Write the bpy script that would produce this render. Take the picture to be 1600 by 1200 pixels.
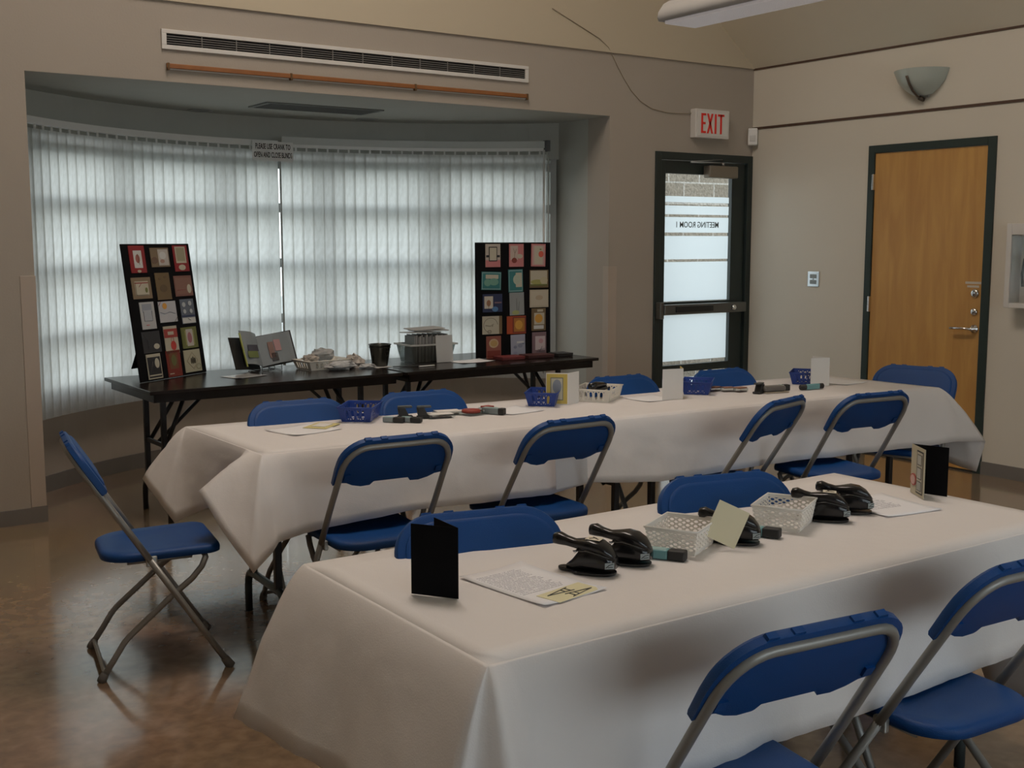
import bpy, bmesh, math, random
from mathutils import Vector, Matrix, noise
random.seed(7)
PI = math.pi
SC = bpy.context.scene
COL = SC.collection
for o in list(bpy.data.objects):
    bpy.data.objects.remove(o)

# ------------------------------------------------------------------ camera
FPX = 1820.0
cd = bpy.data.cameras.new('camera'); cam = bpy.data.objects.new('camera', cd); COL.objects.link(cam)
cd.sensor_fit = 'HORIZONTAL'; cd.sensor_width = 36.0; cd.lens = FPX / 1600.0 * 36.0
cd.clip_start = 0.05; cd.clip_end = 200
cam.location = (-6.7715, -6.5376, 1.5148)
cam.rotation_euler = (PI / 2 - 0.12249, 0.0, -0.60292)
SC.camera = cam
SC.view_settings.view_transform = 'Standard'
SC.view_settings.look = 'None'
SC.view_settings.exposure = 0.0
SC.view_settings.gamma = 1.0
SC.view_settings.use_curve_mapping = False
try:
    SC.cycles.use_denoising = True
    SC.cycles.denoiser = 'OPENIMAGEDENOISE'
    SC.cycles.max_bounces = 10
    SC.cycles.diffuse_bounces = 6
    SC.cycles.glossy_bounces = 4
    SC.cycles.transmission_bounces = 8
    SC.cycles.transparent_max_bounces = 16
    SC.cycles.sample_clamp_indirect = 6.0
    SC.cycles.caustics_reflective = False
    SC.cycles.caustics_refractive = False
except Exception:
    pass

# ------------------------------------------------------------------ world: bright overcast sky
W = bpy.data.worlds.new('world'); SC.world = W; W.use_nodes = True
wn = W.node_tree; bg = wn.nodes['Background']
geo = wn.nodes.new('ShaderNodeTexCoord'); sep = wn.nodes.new('ShaderNodeSeparateXYZ'); rmp = wn.nodes.new('ShaderNodeValToRGB')
wn.links.new(geo.outputs['Generated'], sep.inputs[0]); wn.links.new(sep.outputs['Z'], rmp.inputs[0]); wn.links.new(rmp.outputs[0], bg.inputs[0])
rmp.color_ramp.elements[0].position = 0.0; rmp.color_ramp.elements[0].color = (0.86, 0.93, 0.95, 1)
rmp.color_ramp.elements[1].position = 0.9; rmp.color_ramp.elements[1].color = (0.76, 0.88, 1.0, 1)
bg.inputs[1].default_value = 3.1

def area_light(name, loc, aim, sx, sy, power, color):
    l = bpy.data.lights.new(name, 'AREA'); l.shape = 'RECTANGLE'; l.size = sx; l.size_y = sy
    l.energy = power; l.color = color
    o = bpy.data.objects.new(name, l); COL.objects.link(o); o.location = loc
    o.rotation_euler = (Vector(aim) - Vector(loc)).to_track_quat('-Z', 'Z').to_euler()
    return o
# daylight through assumed windows in the wall behind the camera, plus added overhead and gable fills
area_light('assumed_front_window_light', (-4.0, -9.15, 1.6), (-4.0, 0, 1.0), 5.4, 1.7, 9, (0.66, 0.80, 1.0))  # area light for the assumed daylight of unseen windows behind the camera
area_light('overhead_fill_light', (-4.6, -2.5, 5.9), (-4.2, -2.5, 0), 1.6, 2.4, 168, (1.0, 0.87, 0.77))  # added overhead lamp standing in for an assumed skylight; roof has no opening
area_light('gable_fill_light', (-5.2, -9.0, 3.9), (-0.3, -2.5, 2.9), 3.0, 1.6, 9, (1.0, 0.90, 0.78))  # added fill lamp to brighten the right ceiling slope; no window here

# ------------------------------------------------------------------ materials
MATS = {}
def _n(nt, kind, **kw):
    n = nt.nodes.new(kind)
    for k, v in kw.items():
        setattr(n, k, v)
    return n
def mat(name, color, rough=0.6, metal=0.0, bump=0.0, bscale=200, spec=None, vary=0.0, vscale=8.0, trans=0.0, alpha=1.0, coat=0.0):
    if name in MATS:
        return MATS[name]
    m = bpy.data.materials.new(name); m.use_nodes = True; nt = m.node_tree; b = nt.nodes['Principled BSDF']
    b.inputs['Base Color'].default_value = (*color, 1); b.inputs['Roughness'].default_value = rough
    b.inputs['Metallic'].default_value = metal
    if spec is not None: b.inputs['Specular IOR Level'].default_value = spec
    if trans: b.inputs['Transmission Weight'].default_value = trans
    if alpha < 1: b.inputs['Alpha'].default_value = alpha
    if coat: b.inputs['Coat Weight'].default_value = coat; b.inputs['Coat Roughness'].default_value = 0.08
    tc = _n(nt, 'ShaderNodeTexCoord')
    if vary or True:
        nz = _n(nt, 'ShaderNodeTexNoise'); nz.inputs['Scale'].default_value = vscale; nz.inputs['Detail'].default_value = 4
        nt.links.new(tc.outputs['Object'], nz.inputs['Vector'])
        mx = _n(nt, 'ShaderNodeMix', data_type='RGBA'); v = vary if vary else 0.04
        mx.inputs['A'].default_value = (*[c * (1 - v) for c in color], 1); mx.inputs['B'].default_value = (*[min(1, c * (1 + v)) for c in color], 1)
        nt.links.new(nz.outputs['Fac'], mx.inputs['Factor']); nt.links.new(mx.outputs['Result'], b.inputs['Base Color'])
    if bump:
        n2 = _n(nt, 'ShaderNodeTexNoise'); n2.inputs['Scale'].default_value = bscale
        nt.links.new(tc.outputs['Object'], n2.inputs['Vector'])
        bp = _n(nt, 'ShaderNodeBump'); bp.inputs['Strength'].default_value = bump; bp.inputs['Distance'].default_value = 0.004
        nt.links.new(n2.outputs['Fac'], bp.inputs['Height']); nt.links.new(bp.outputs[0], b.inputs['Normal'])
    MATS[name] = m
    return m
def pm(c, rough=0.55):
    return mat('paper_%02d_%02d_%02d' % tuple(int(v * 99) for v in c), c, rough)

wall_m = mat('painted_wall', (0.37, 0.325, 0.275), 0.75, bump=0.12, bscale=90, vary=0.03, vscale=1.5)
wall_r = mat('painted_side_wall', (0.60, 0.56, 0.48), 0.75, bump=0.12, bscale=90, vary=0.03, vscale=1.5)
gable_lit_m = mat('gable_warm_light_tint', (0.50, 0.435, 0.325), 0.8, vary=0.03, vscale=1.0)  # warmer, brighter light on the gable put into its wall colour
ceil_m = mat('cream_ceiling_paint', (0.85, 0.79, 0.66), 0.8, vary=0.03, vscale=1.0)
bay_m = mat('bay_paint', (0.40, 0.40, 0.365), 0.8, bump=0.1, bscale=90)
base_m = mat('grey_rubber_base', (0.17, 0.155, 0.14), 0.5)
groove_m = mat('brown_reveal', (0.075, 0.04, 0.025), 0.6)
blue_m = mat('blue_plastic', (0.004, 0.052, 0.205), 0.45, bump=0.25, bscale=500, vary=0.08, vscale=12, spec=0.3)
steel_m = mat('grey_steel_tube', (0.27, 0.265, 0.25), 0.38, 0.35, vary=0.1)
cap_m = mat('grey_rubber_cap', (0.12, 0.11, 0.10), 0.7)
black_m = mat('black_plastic', (0.008, 0.008, 0.009), 0.22)
blackmat_m = mat('black_card', (0.006, 0.006, 0.007), 0.85, spec=0.1)
tdark_m = mat('dark_laminate', (0.014, 0.010, 0.009), 0.22, vary=0.25, vscale=20, spec=0.3)
tleg_m = mat('dark_table_steel', (0.018, 0.018, 0.022), 0.35, 0.3)
tleg2_m = mat('grey_table_steel', (0.10, 0.13, 0.14), 0.3, 0.7)
green_m = mat('dark_green_frame', (0.015, 0.024, 0.022), 0.42)
white_m = mat('white_enamel', (0.62, 0.60, 0.57), 0.4)
whitep_m = mat('white_plastic', (0.72, 0.72, 0.70), 0.35)
alu_m = mat('satin_aluminium', (0.42, 0.43, 0.42), 0.35, 0.8)
chrome_m = mat('chrome', (0.7, 0.7, 0.7), 0.15, 1.0)
slot_m = mat('dark_slot', (0.01, 0.01, 0.01), 0.8)
rail_m = mat('varnished_rail_wood', (0.26, 0.10, 0.03), 0.4, vary=0.25, vscale=12)
red_m = mat('red_letter', (0.75, 0.03, 0.02), 0.4)
paper_m = mat('white_paper', (0.80, 0.80, 0.82), 0.6)
paperw_m = mat('white_card_stock', (0.74, 0.72, 0.69), 0.6)
cream_card = mat('cream_card_stock', (0.72, 0.66, 0.46), 0.6)
label_m = mat('silver_label', (0.28, 0.32, 0.32), 0.4)
teal_m = mat('teal_sleeve', (0.16, 0.35, 0.37), 0.35)
basket_blue = mat('blue_basket_plastic', (0.008, 0.042, 0.25), 0.4)
basket_white = mat('ivory_basket_plastic', (0.70, 0.67, 0.60), 0.4)
stone_dark = mat('dark_rubber', (0.02, 0.02, 0.02), 0.6)

def cloth_material():
    m = bpy.data.materials.new('white_table_covering'); m.use_nodes = True; nt = m.node_tree; b = nt.nodes['Principled BSDF']
    b.inputs['Base Color'].default_value = (0.75, 0.72, 0.71, 1); b.inputs['Roughness'].default_value = 0.62
    tr = _n(nt, 'ShaderNodeBsdfTranslucent'); tr.inputs['Color'].default_value = (0.75, 0.70, 0.66, 1)
    mx = _n(nt, 'ShaderNodeMixShader'); mx.inputs[0].default_value = 0.05
    out = nt.nodes['Material Output']
    nt.links.new(b.outputs[0], mx.inputs[1]); nt.links.new(tr.outputs[0], mx.inputs[2]); nt.links.new(mx.outputs[0], out.inputs[0])
    tc = _n(nt, 'ShaderNodeTexCoord'); n1 = _n(nt, 'ShaderNodeTexNoise'); n1.inputs['Scale'].default_value = 260; n1.inputs['Detail'].default_value = 2
    n2 = _n(nt, 'ShaderNodeTexNoise'); n2.inputs['Scale'].default_value = 7; n2.inputs['Detail'].default_value = 3
    ad = _n(nt, 'ShaderNodeMath', operation='MULTIPLY_ADD'); ad.inputs[1].default_value = 0.12
    nt.links.new(tc.outputs['Object'], n1.inputs['Vector']); nt.links.new(tc.outputs['Object'], n2.inputs['Vector'])
    nt.links.new(n1.outputs['Fac'], ad.inputs[0]); nt.links.new(n2.outputs['Fac'], ad.inputs[2])
    bp = _n(nt, 'ShaderNodeBump'); bp.inputs['Strength'].default_value = 0.35; bp.inputs['Distance'].default_value = 0.008
    nt.links.new(ad.outputs[0], bp.inputs['Height']); nt.links.new(bp.outputs[0], b.inputs['Normal']); nt.links.new(bp.outputs[0], tr.inputs['Normal'])
    return m
cloth_m = cloth_material()

def floor_material():
    m = bpy.data.materials.new('marbled_vinyl_floor'); m.use_nodes = True; nt = m.node_tree; b = nt.nodes['Principled BSDF']
    tc = _n(nt, 'ShaderNodeTexCoord')
    n1 = _n(nt, 'ShaderNodeTexNoise'); n1.inputs['Scale'].default_value = 16; n1.inputs['Detail'].default_value = 8; n1.inputs['Distortion'].default_value = 0.3
    n2 = _n(nt, 'ShaderNodeTexNoise'); n2.inputs['Scale'].default_value = 1.3; n2.inputs['Detail'].default_value = 3
    nt.links.new(tc.outputs['Object'], n1.inputs['Vector']); nt.links.new(tc.outputs['Object'], n2.inputs['Vector'])
    r = _n(nt, 'ShaderNodeValToRGB'); e = r.color_ramp.elements
    e[0].position = 0.3; e[0].color = (0.21, 0.148, 0.096, 1); e[1].position = 0.72; e[1].color = (0.35, 0.245, 0.155, 1)
    k = r.color_ramp.elements.new(0.5); k.color = (0.28, 0.192, 0.118, 1)
    nt.links.new(n1.outputs['Fac'], r.inputs[0])
    mx = _n(nt, 'ShaderNodeMix', data_type='RGBA', blend_type='MULTIPLY'); mx.inputs['Factor'].default_value = 0.35
    nt.links.new(r.outputs[0], mx.inputs['A']); nt.links.new(n2.outputs['Color'], mx.inputs['B'])
    nt.links.new(mx.outputs['Result'], b.inputs['Base Color'])
    b.inputs['Roughness'].default_value = 0.16; b.inputs['Specular IOR Level'].default_value = 0.9; b.inputs['Coat Weight'].default_value = 0.5; b.inputs['Coat Roughness'].default_value = 0.08
    bp = _n(nt, 'ShaderNodeBump'); bp.inputs['Strength'].default_value = 0.008; bp.inputs['Distance'].default_value = 0.01
    n3 = _n(nt, 'ShaderNodeTexNoise'); n3.inputs['Scale'].default_value = 7; nt.links.new(tc.outputs['Object'], n3.inputs['Vector'])
    nt.links.new(n3.outputs['Fac'], bp.inputs['Height']); nt.links.new(bp.outputs[0], b.inputs['Normal'])
    return m

def wood_door_material():
    m = bpy.data.materials.new('birch_veneer'); m.use_nodes = True; nt = m.node_tree; b = nt.nodes['Principled BSDF']
    tc = _n(nt, 'ShaderNodeTexCoord'); mp = _n(nt, 'ShaderNodeMapping'); mp.inputs['Scale'].default_value = (1, 9, 1.2)
    n1 = _n(nt, 'ShaderNodeTexNoise'); n1.inputs['Scale'].default_value = 1.6; n1.inputs['Detail'].default_value = 7; n1.inputs['Distortion'].default_value = 0.7
    nt.links.new(tc.outputs['Object'], mp.inputs[0]); nt.links.new(mp.outputs[0], n1.inputs['Vector'])
    r = _n(nt, 'ShaderNodeValToRGB'); e = r.color_ramp.elements
    e[0].position = 0.3; e[0].color = (0.44, 0.225, 0.065, 1); e[1].position = 0.72; e[1].color = (0.56, 0.315, 0.095, 1)
    nt.links.new(n1.outputs['Fac'], r.inputs[0])
    # the veneer strips: a darker heartwood band near the middle
    sp = _n(nt, 'ShaderNodeSeparateXYZ'); nt.links.new(tc.outputs['Object'], sp.inputs[0])
    nb = _n(nt, 'ShaderNodeTexNoise'); nb.inputs['Scale'].default_value = 2.2; nt.links.new(tc.outputs['Object'], nb.inputs['Vector'])
    a1 = _n(nt, 'ShaderNodeMath', operation='MULTIPLY_ADD'); a1.inputs[1].default_value = 0.06
    nt.links.new(nb.outputs['Fac'], a1.inputs[0]); nt.links.new(sp.outputs['Y'], a1.inputs[2])
    r2 = _n(nt, 'ShaderNodeValToRGB'); q = r2.color_ramp.elements; r2.color_ramp.interpolation = 'EASE'
    q[0].position = 0.0; q[0].color = (1, 1, 1, 1); q[1].position = 1.0; q[1].color = (1, 1, 1, 1)
    a2 = _n(nt, 'ShaderNodeMath', operation='ADD'); a2.inputs[1].default_value = 0.95
    nt.links.new(a1.outputs[0], a2.inputs[0]); nt.links.new(a2.outputs[0], r2.inputs[0])
    for p, c in ((0.44, (1, 1, 1, 1)), (0.47, (.70, .62, .58, 1)), (0.535, (.78, .68, .6, 1)), (0.56, (1, 1, 1, 1))):
        k = r2.color_ramp.elements.new(p); k.color = c
    mx = _n(nt, 'ShaderNodeMix', data_type='RGBA', blend_type='MULTIPLY'); mx.inputs['Factor'].default_value = 1
    nt.links.new(r.outputs[0], mx.inputs['A']); nt.links.new(r2.outputs[0], mx.inputs['B'])
    nt.links.new(mx.outputs['Result'], b.inputs['Base Color']); b.inputs['Roughness'].default_value = 0.38
    return m

def sheet_material(name, color, tcol, fac, grain=True):
    """thin sheet letting light through (blind vanes, frosted film, plastic)"""
    m = bpy.data.materials.new(name); m.use_nodes = True; nt = m.node_tree
    nt.nodes.remove(nt.nodes['Principled BSDF']); out = nt.nodes['Material Output']
    d = _n(nt, 'ShaderNodeBsdfDiffuse'); d.inputs[0].default_value = (*color, 1)
    t = _n(nt, 'ShaderNodeBsdfTranslucent'); t.inputs[0].default_value = (*tcol, 1)
    mx = _n(nt, 'ShaderNodeMixShader'); mx.inputs[0].default_value = fac
    nt.links.new(d.outputs[0], mx.inputs[1]); nt.links.new(t.outputs[0], mx.inputs[2]); nt.links.new(mx.outputs[0], out.inputs[0])
    if grain:
        tc = _n(nt, 'ShaderNodeTexCoord'); mp = _n(nt, 'ShaderNodeMapping'); mp.inputs['Scale'].default_value = (60, 60, 22)
        nz = _n(nt, 'ShaderNodeTexNoise'); nz.inputs['Scale'].default_value = 1; nz.inputs['Detail'].default_value = 5
        nt.links.new(tc.outputs['Object'], mp.inputs[0]); nt.links.new(mp.outputs[0], nz.inputs['Vector'])
        c = _n(nt, 'ShaderNodeMix', data_type='RGBA')
        c.inputs['A'].default_value = (*[v * 0.72 for v in tcol], 1); c.inputs['B'].default_value = (*[min(1, v * 1.2) for v in tcol], 1)
        nt.links.new(nz.outputs['Fac'], c.inputs['Factor']); nt.links.new(c.outputs['Result'], t.inputs[0])
    return m
vane_m = sheet_material('blind_vane_fabric', (0.52, 0.52, 0.49), (0.90, 0.88, 0.82), 0.72)
film_m = sheet_material('frosted_film', (0.5, 0.53, 0.55), (0.88, 0.93, 0.95), 0.85, False)
basket_clear = sheet_material('translucent_basket_plastic', (0.86, 0.85, 0.82), (0.88, 0.87, 0.84), 0.4, False)
bag_m = sheet_material('crumpled_clear_bag', (0.55, 0.55, 0.54), (0.6, 0.6, 0.6), 0.4, False)
lens_m = mat('prismatic_lens', (0.72, 0.70, 0.72), 0.25, bump=0.8, bscale=160)
lens_m.node_tree.nodes['Principled BSDF'].inputs['Emission Color'].default_value = (1, .96, 1, 1); lens_m.node_tree.nodes['Principled BSDF'].inputs['Emission Strength'].default_value = 0.10  # faint glow stands in for light the unlit lens reflects
sconce_m = mat('frosted_sconce_glass', (0.50, 0.56, 0.52), 0.3)

def glass_material(name, tint=(0.96, 0.97, 0.96), gloss=0.06):
    m = bpy.data.materials.new(name); m.use_nodes = True; nt = m.node_tree
    nt.nodes.remove(nt.nodes['Principled BSDF']); out = nt.nodes['Material Output']
    t = _n(nt, 'ShaderNodeBsdfTransparent'); t.inputs[0].default_value = (*tint, 1)
    g = _n(nt, 'ShaderNodeBsdfGlossy'); g.inputs['Roughness'].default_value = 0.03
    mx = _n(nt, 'ShaderNodeMixShader'); mx.inputs[0].default_value = gloss
    nt.links.new(t.outputs[0], mx.inputs[1]); nt.links.new(g.outputs[0], mx.inputs[2]); nt.links.new(mx.outputs[0], out.inputs[0])
    return m
glass_m = glass_material('window_glass')
clear_m = glass_material('clear_plastic', (0.82, 0.85, 0.84), 0.12)

def block_material():
    m = bpy.data.materials.new('split_face_block'); m.use_nodes = True; nt = m.node_tree; b = nt.nodes['Principled BSDF']
    tc = _n(nt, 'ShaderNodeTexCoord'); mp = _n(nt, 'ShaderNodeMapping'); mp.inputs['Rotation'].default_value = (PI / 2, 0, 0)
    br = _n(nt, 'ShaderNodeTexBrick'); br.inputs['Scale'].default_value = 1.0; br.inputs['Brick Width'].default_value = 0.42; br.inputs['Row Height'].default_value = 0.21
    br.inputs['Mortar Size'].default_value = 0.008; br.inputs['Color1'].default_value = (0.16, 0.135, 0.105, 1); br.inputs['Color2'].default_value = (0.20, 0.17, 0.135, 1); br.inputs['Mortar'].default_value = (0.33, 0.31, 0.28, 1)
    nt.links.new(tc.outputs['Object'], mp.inputs[0]); nt.links.new(mp.outputs[0], br.inputs['Vector'])
    nz = _n(nt, 'ShaderNodeTexNoise'); nz.inputs['Scale'].default_value = 38; nz.inputs['Detail'].default_value = 6; nt.links.new(tc.outputs['Object'], nz.inputs['Vector'])
    mx = _n(nt, 'ShaderNodeMix', data_type='RGBA', blend_type='OVERLAY'); mx.inputs['Factor'].default_value = 0.7
    nt.links.new(br.outputs['Color'], mx.inputs['A']); nt.links.new(nz.outputs['Fac'], mx.inputs['B']); nt.links.new(mx.outputs['Result'], b.inputs['Base Color'])
    bp = _n(nt, 'ShaderNodeBump'); bp.inputs['Strength'].default_value = 1; bp.inputs['Distance'].default_value = 0.03
    nt.links.new(nz.outputs['Fac'], bp.inputs['Height']); nt.links.new(bp.outputs[0], b.inputs['Normal']); b.inputs['Roughness'].default_value = 0.9
    return m

def text_lines_material(name, pitch=0.0065, margin=(0.02, 0.19, 0.03, 0.25)):
    """white sheet with rows of small illegible print; object x = across, y = down the page"""
    m = bpy.data.materials.new(name); m.use_nodes = True; nt = m.node_tree; b = nt.nodes['Principled BSDF']; b.inputs['Roughness'].default_value = 0.6
    tc = _n(nt, 'ShaderNodeTexCoord'); sp = _n(nt, 'ShaderNodeSeparateXYZ'); nt.links.new(tc.outputs['Object'], sp.inputs[0])
    def M(op, a, bb=None):
        n = _n(nt, 'ShaderNodeMath', operation=op)
        for i, v in enumerate((a, bb)):
            if v is None: continue
            if isinstance(v, (int, float)): n.inputs[i].default_value = v
            else: nt.links.new(v, n.inputs[i])
        return n.outputs[0]
    x, y = sp.outputs['X'], sp.outputs['Y']
    row = M('FLOOR', M('DIVIDE', y, pitch)); fr = M('FRACT', M('DIVIDE', y, pitch)); inrow = M('LESS_THAN', fr, 0.36)
    cx = _n(nt, 'ShaderNodeCombineXYZ'); nt.links.new(M('MULTIPLY', x, 360), cx.inputs[0]); nt.links.new(M('MULTIPLY', row, 7.3), cx.inputs[1])
    nz = _n(nt, 'ShaderNodeTexNoise'); nz.inputs['Scale'].default_value = 1; nt.links.new(cx.outputs[0], nz.inputs['Vector'])
    word = M('GREATER_THAN', nz.outputs['Fac'], 0.44)
    cy = _n(nt, 'ShaderNodeCombineXYZ'); nt.links.new(M('MULTIPLY', row, 3.7), cy.inputs[1])
    ne = _n(nt, 'ShaderNodeTexNoise'); ne.inputs['Scale'].default_value = 1; nt.links.new(cy.outputs[0], ne.inputs['Vector'])
    end = M('ADD', margin[0] + 0.06, M('MULTIPLY', ne.outputs['Fac'], margin[1] - margin[0] - 0.04))
    k = M('MULTIPLY', M('MULTIPLY', inrow, word), M('MULTIPLY', M('GREATER_THAN', x, margin[0]), M('LESS_THAN', x, end)))
    k = M('MULTIPLY', k, M('MULTIPLY', M('GREATER_THAN', y, margin[2]), M('LESS_THAN', y, margin[3])))
    mx = _n(nt, 'ShaderNodeMix', data_type='RGBA'); mx.inputs['A'].default_value = (0.80, 0.80, 0.83, 1); mx.inputs['B'].default_value = (0.27, 0.27, 0.33, 1)
    nt.links.new(k, mx.inputs['Factor']); nt.links.new(mx.outputs['Result'], b.inputs['Base Color'])
    return m

# ------------------------------------------------------------------ mesh helpers
class MB:
    def __init__(s): s.v = []; s.f = []; s.m = []; s.sm = []
    def add(s, vs, fs, mi=0, smooth=False):
        o = len(s.v); s.v += [tuple(p) for p in vs]
        for f in fs: s.f.append([i + o for i in f]); s.m.append(mi); s.sm.append(smooth)
        return s
    def box(s, x0, x1, y0, y1, z0, z1, mi=0, M=None):
        vs = [Vector((x, y, z)) for z in (z0, z1) for y in (y0, y1) for x in (x0, x1)]
        if M is not None: vs = [M @ p for p in vs]
        return s.add(vs, [(0, 2, 3, 1), (4, 5, 7, 6), (0, 1, 5, 4), (2, 6, 7, 3), (0, 4, 6, 2), (1, 3, 7, 5)], mi)
    def tube(s, pts, r, n=10, mi=0, flat=1.0, closed=False, caps=True):
        P = [Vector(p) for p in pts]; k = len(P); rings = []; prev = None
        for i, p in enumerate(P):
            if closed: t = (P[(i + 1) % k] - P[i - 1])
            elif i == 0: t = P[1] - P[0]
            elif i == k - 1: t = P[-1] - P[-2]
            else: t = (P[i + 1] - P[i]).normalized() + (P[i] - P[i - 1]).normalized()
            t.normalize()
            if prev is None:
                a = Vector((0, 0, 1)) if abs(t.z) < 0.9 else Vector((0, 1, 0))
                u = t.cross(a).normalized()
            else:
                u = (prev - t * prev.dot(t)).normalized()
            prev = u; w = t.cross(u)
            rr = r[i] if isinstance(r, (list, tuple)) else r
            rings.append([p + u * math.cos(2 * PI * j / n) * rr + w * math.sin(2 * PI * j / n) * rr * flat for j in range(n)])
        vs = [v for rg in rings for v in rg]; fs = []
        for i in range(k if closed else k - 1):
            a = i * n; b = ((i + 1) % k) * n
            for j in range(n): fs.append((a + j, a + (j + 1) % n, b + (j + 1) % n, b + j))
        if caps and not closed: fs += [tuple(range(n))[::-1], tuple(range((k - 1) * n, k * n))]
        return s.add(vs, fs, mi, True)
    def lathe(s, prof, c=(0, 0, 0), n=24, mi=0, a0=0.0, a1=2 * PI, M=None, cap=False):
        full = abs(a1 - a0 - 2 * PI) < 1e-6; m = n if full else n + 1; vs = []; fs = []
        for (r, z) in prof:
            for j in range(m):
                a = a0 + (a1 - a0) * j / n; p = Vector((r * math.cos(a), r * math.sin(a), z))
                if M is not None: p = M @ p
                vs.append(p + Vector(c))
        for i in range(len(prof) - 1):
            for j in range(n):
                j2 = (j + 1) % m
                fs.append((i * m + j, i * m + j2, (i + 1) * m + j2, (i + 1) * m + j))
        if cap: fs += [tuple(range(m))[::-1], tuple(range((len(prof) - 1) * m, len(prof) * m))]
        return s.add(vs, fs, mi, True)
    def prism(s, poly, fn0, fn1, mi=0, smooth=False):
        """poly: 2D points; fn0/fn1 map (a,b) -> 3D for both faces"""
        n = len(poly); vs = [fn0(*p) for p in poly] + [fn1(*p) for p in poly]
        fs = [tuple(range(n))[::-1], tuple(range(n, 2 * n))] + [(i, (i + 1) % n, n + (i + 1) % n, n + i) for i in range(n)]
        return s.add(vs, fs, mi, smooth)
    def loft(s, secs, mi=0, caps=True):
        n = len(secs[0]); vs = [p for sc in secs for p in sc]; fs = []
        for i in range(len(secs) - 1):
            for j in range(n): fs.append((i * n + j, i * n + (j + 1) % n, (i + 1) * n + (j + 1) % n, (i + 1) * n + j))
        if caps: fs += [tuple(range(n))[::-1], tuple(range((len(secs) - 1) * n, len(secs) * n))]
        return s.add(vs, fs, mi, True)
    def holes(s, P00, P10, P11, P01, nu, nv, hw=0.6, hh=0.6, k=8, mi=0, skip=None, r0=0.0):
        """perforated panel on a bilinear quad: nu x nv cells, each with a k-sided hole; hw/hh hole size as share of the cell"""
        A, B, C, D = map(Vector, (P00, P10, P11, P01))
        def P(u, v): return A * (1 - u) * (1 - v) + B * u * (1 - v) + C * u * v + D * (1 - u) * v
        for i in range(nu):
            for j in range(nv):
                u0, u1, v0, v1 = i / nu, (i + 1) / nu, j / nv, (j + 1) / nv; uc, vc = (u0 + u1) / 2, (v0 + v1) / 2
                if skip and skip(i, j): s.add([P(u0, v0), P(u1, v0), P(u1, v1), P(u0, v1)], [(0, 1, 2, 3)], mi); continue
                out = []; inn = []
                for t in range(k):
                    a = 2 * PI * (t + 0.5) / k; ca, sa = math.cos(a), math.sin(a); m = max(abs(ca), abs(sa))
                    out.append(P(uc + ca / m * (u1 - u0) / 2, vc + sa / m * (v1 - v0) / 2))
                    sq = 1 / (abs(ca) ** 4 + abs(sa) ** 4) ** 0.25
                    inn.append(P(uc + ca * sq * (u1 - u0) / 2 * hw, vc + sa * sq * (v1 - v0) / 2 * hh))
                s.add(out + inn, [(t, (t + 1) % k, k + (t + 1) % k, k + t) for t in range(k)], mi)
        return s
    def build(s, name, mats, parent=None, bevel=0.0, smooth=None, solid=0.0, loc=None, rot=None, seg=2, weld=False, label=None, auto=False):
        me = bpy.data.meshes.new(name); me.from_pydata(s.v, [], s.f); me.validate()
        if not isinstance(mats, (list, tuple)): mats = [mats]
        for m in mats: me.materials.append(m)
        if len(me.polygons) == len(s.f):
            for p, mi, sm in zip(me.polygons, s.m, s.sm): p.material_index = mi; p.use_smooth = sm if smooth is None else smooth
        bm = bmesh.new(); bm.from_mesh(me)
        if weld or auto: bmesh.ops.remove_doubles(bm, verts=bm.verts, dist=1e-5)
        bmesh.ops.recalc_face_normals(bm, faces=bm.faces); bm.to_mesh(me); bm.free()
        if auto:
            for p in me.polygons: p.use_smooth = True
            me.set_sharp_from_angle(angle=0.6)
        o = bpy.data.objects.new(name, me); COL.objects.link(o)
        if parent is not None: o.parent = parent
        if loc: o.location = loc
        if rot: o.rotation_euler = rot
        if bevel:
            b = o.modifiers.new('bevel', 'BEVEL'); b.width = bevel; b.segments = seg; b.limit_method = 'ANGLE'; b.angle_limit = 0.7
        if solid:
            b = o.modifiers.new('solid', 'SOLIDIFY'); b.thickness = solid; b.offset = 0
        if label: o['label'] = label
        return o
def thing(name, label, cat, loc=(0, 0, 0), rz=0.0, group=None, rot=None):
    o = bpy.data.objects.new(name, None); COL.objects.link(o); o.empty_display_size = 0.1
    o.location = loc; o.rotation_euler = rot if rot else (0, 0, rz)
    o['label'] = label; o['category'] = cat
    if group: o['group'] = group
    return o
def tag(o, label, cat, group=None):
    o['label'] = label; o['category'] = cat
    if group: o['group'] = group
    return o
def struct(o): o['kind'] = 'structure'; return o
def dup(root, label, loc, rz=None, group=None, rot=None):
    r = root.copy(); COL.objects.link(r); r.location = loc
    if rz is not None: r.rotation_euler = (0, 0, rz)
    if rot: r.rotation_euler = rot
    r['label'] = label
    if group: r['group'] = group
    for ch in [c for c in bpy.data.objects if c.parent == root]:
        c = ch.copy(); COL.objects.link(c); c.parent = r
        for g in [x for x in bpy.data.objects if x.parent == ch]:
            d = g.copy(); COL.objects.link(d); d.parent = c
    return r
def text_mesh(name, body, size, m, parent, loc, rot, sx=1.0, ext=0.001, bold=0.0, align='CENTER'):
    cu = bpy.data.curves.new('t', 'FONT'); cu.body = body; cu.size = size; cu.extrude = ext; cu.offset = bold; cu.align_x = align; cu.align_y = 'CENTER'; cu.resolution_u = 3
    t = bpy.data.objects.new('t', cu); COL.objects.link(t); bpy.context.view_layer.update()
    dg = bpy.context.evaluated_depsgraph_get(); me = bpy.data.meshes.new_from_object(t.evaluated_get(dg)); me.name = name
    bpy.data.objects.remove(t)
    for v in me.vertices: v.co.x *= sx
    me.materials.clear(); me.materials.append(m)
    o = bpy.data.objects.new(name, me); COL.objects.link(o); o.parent = parent; o.location = loc; o.rotation_euler = rot
    return o
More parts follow.
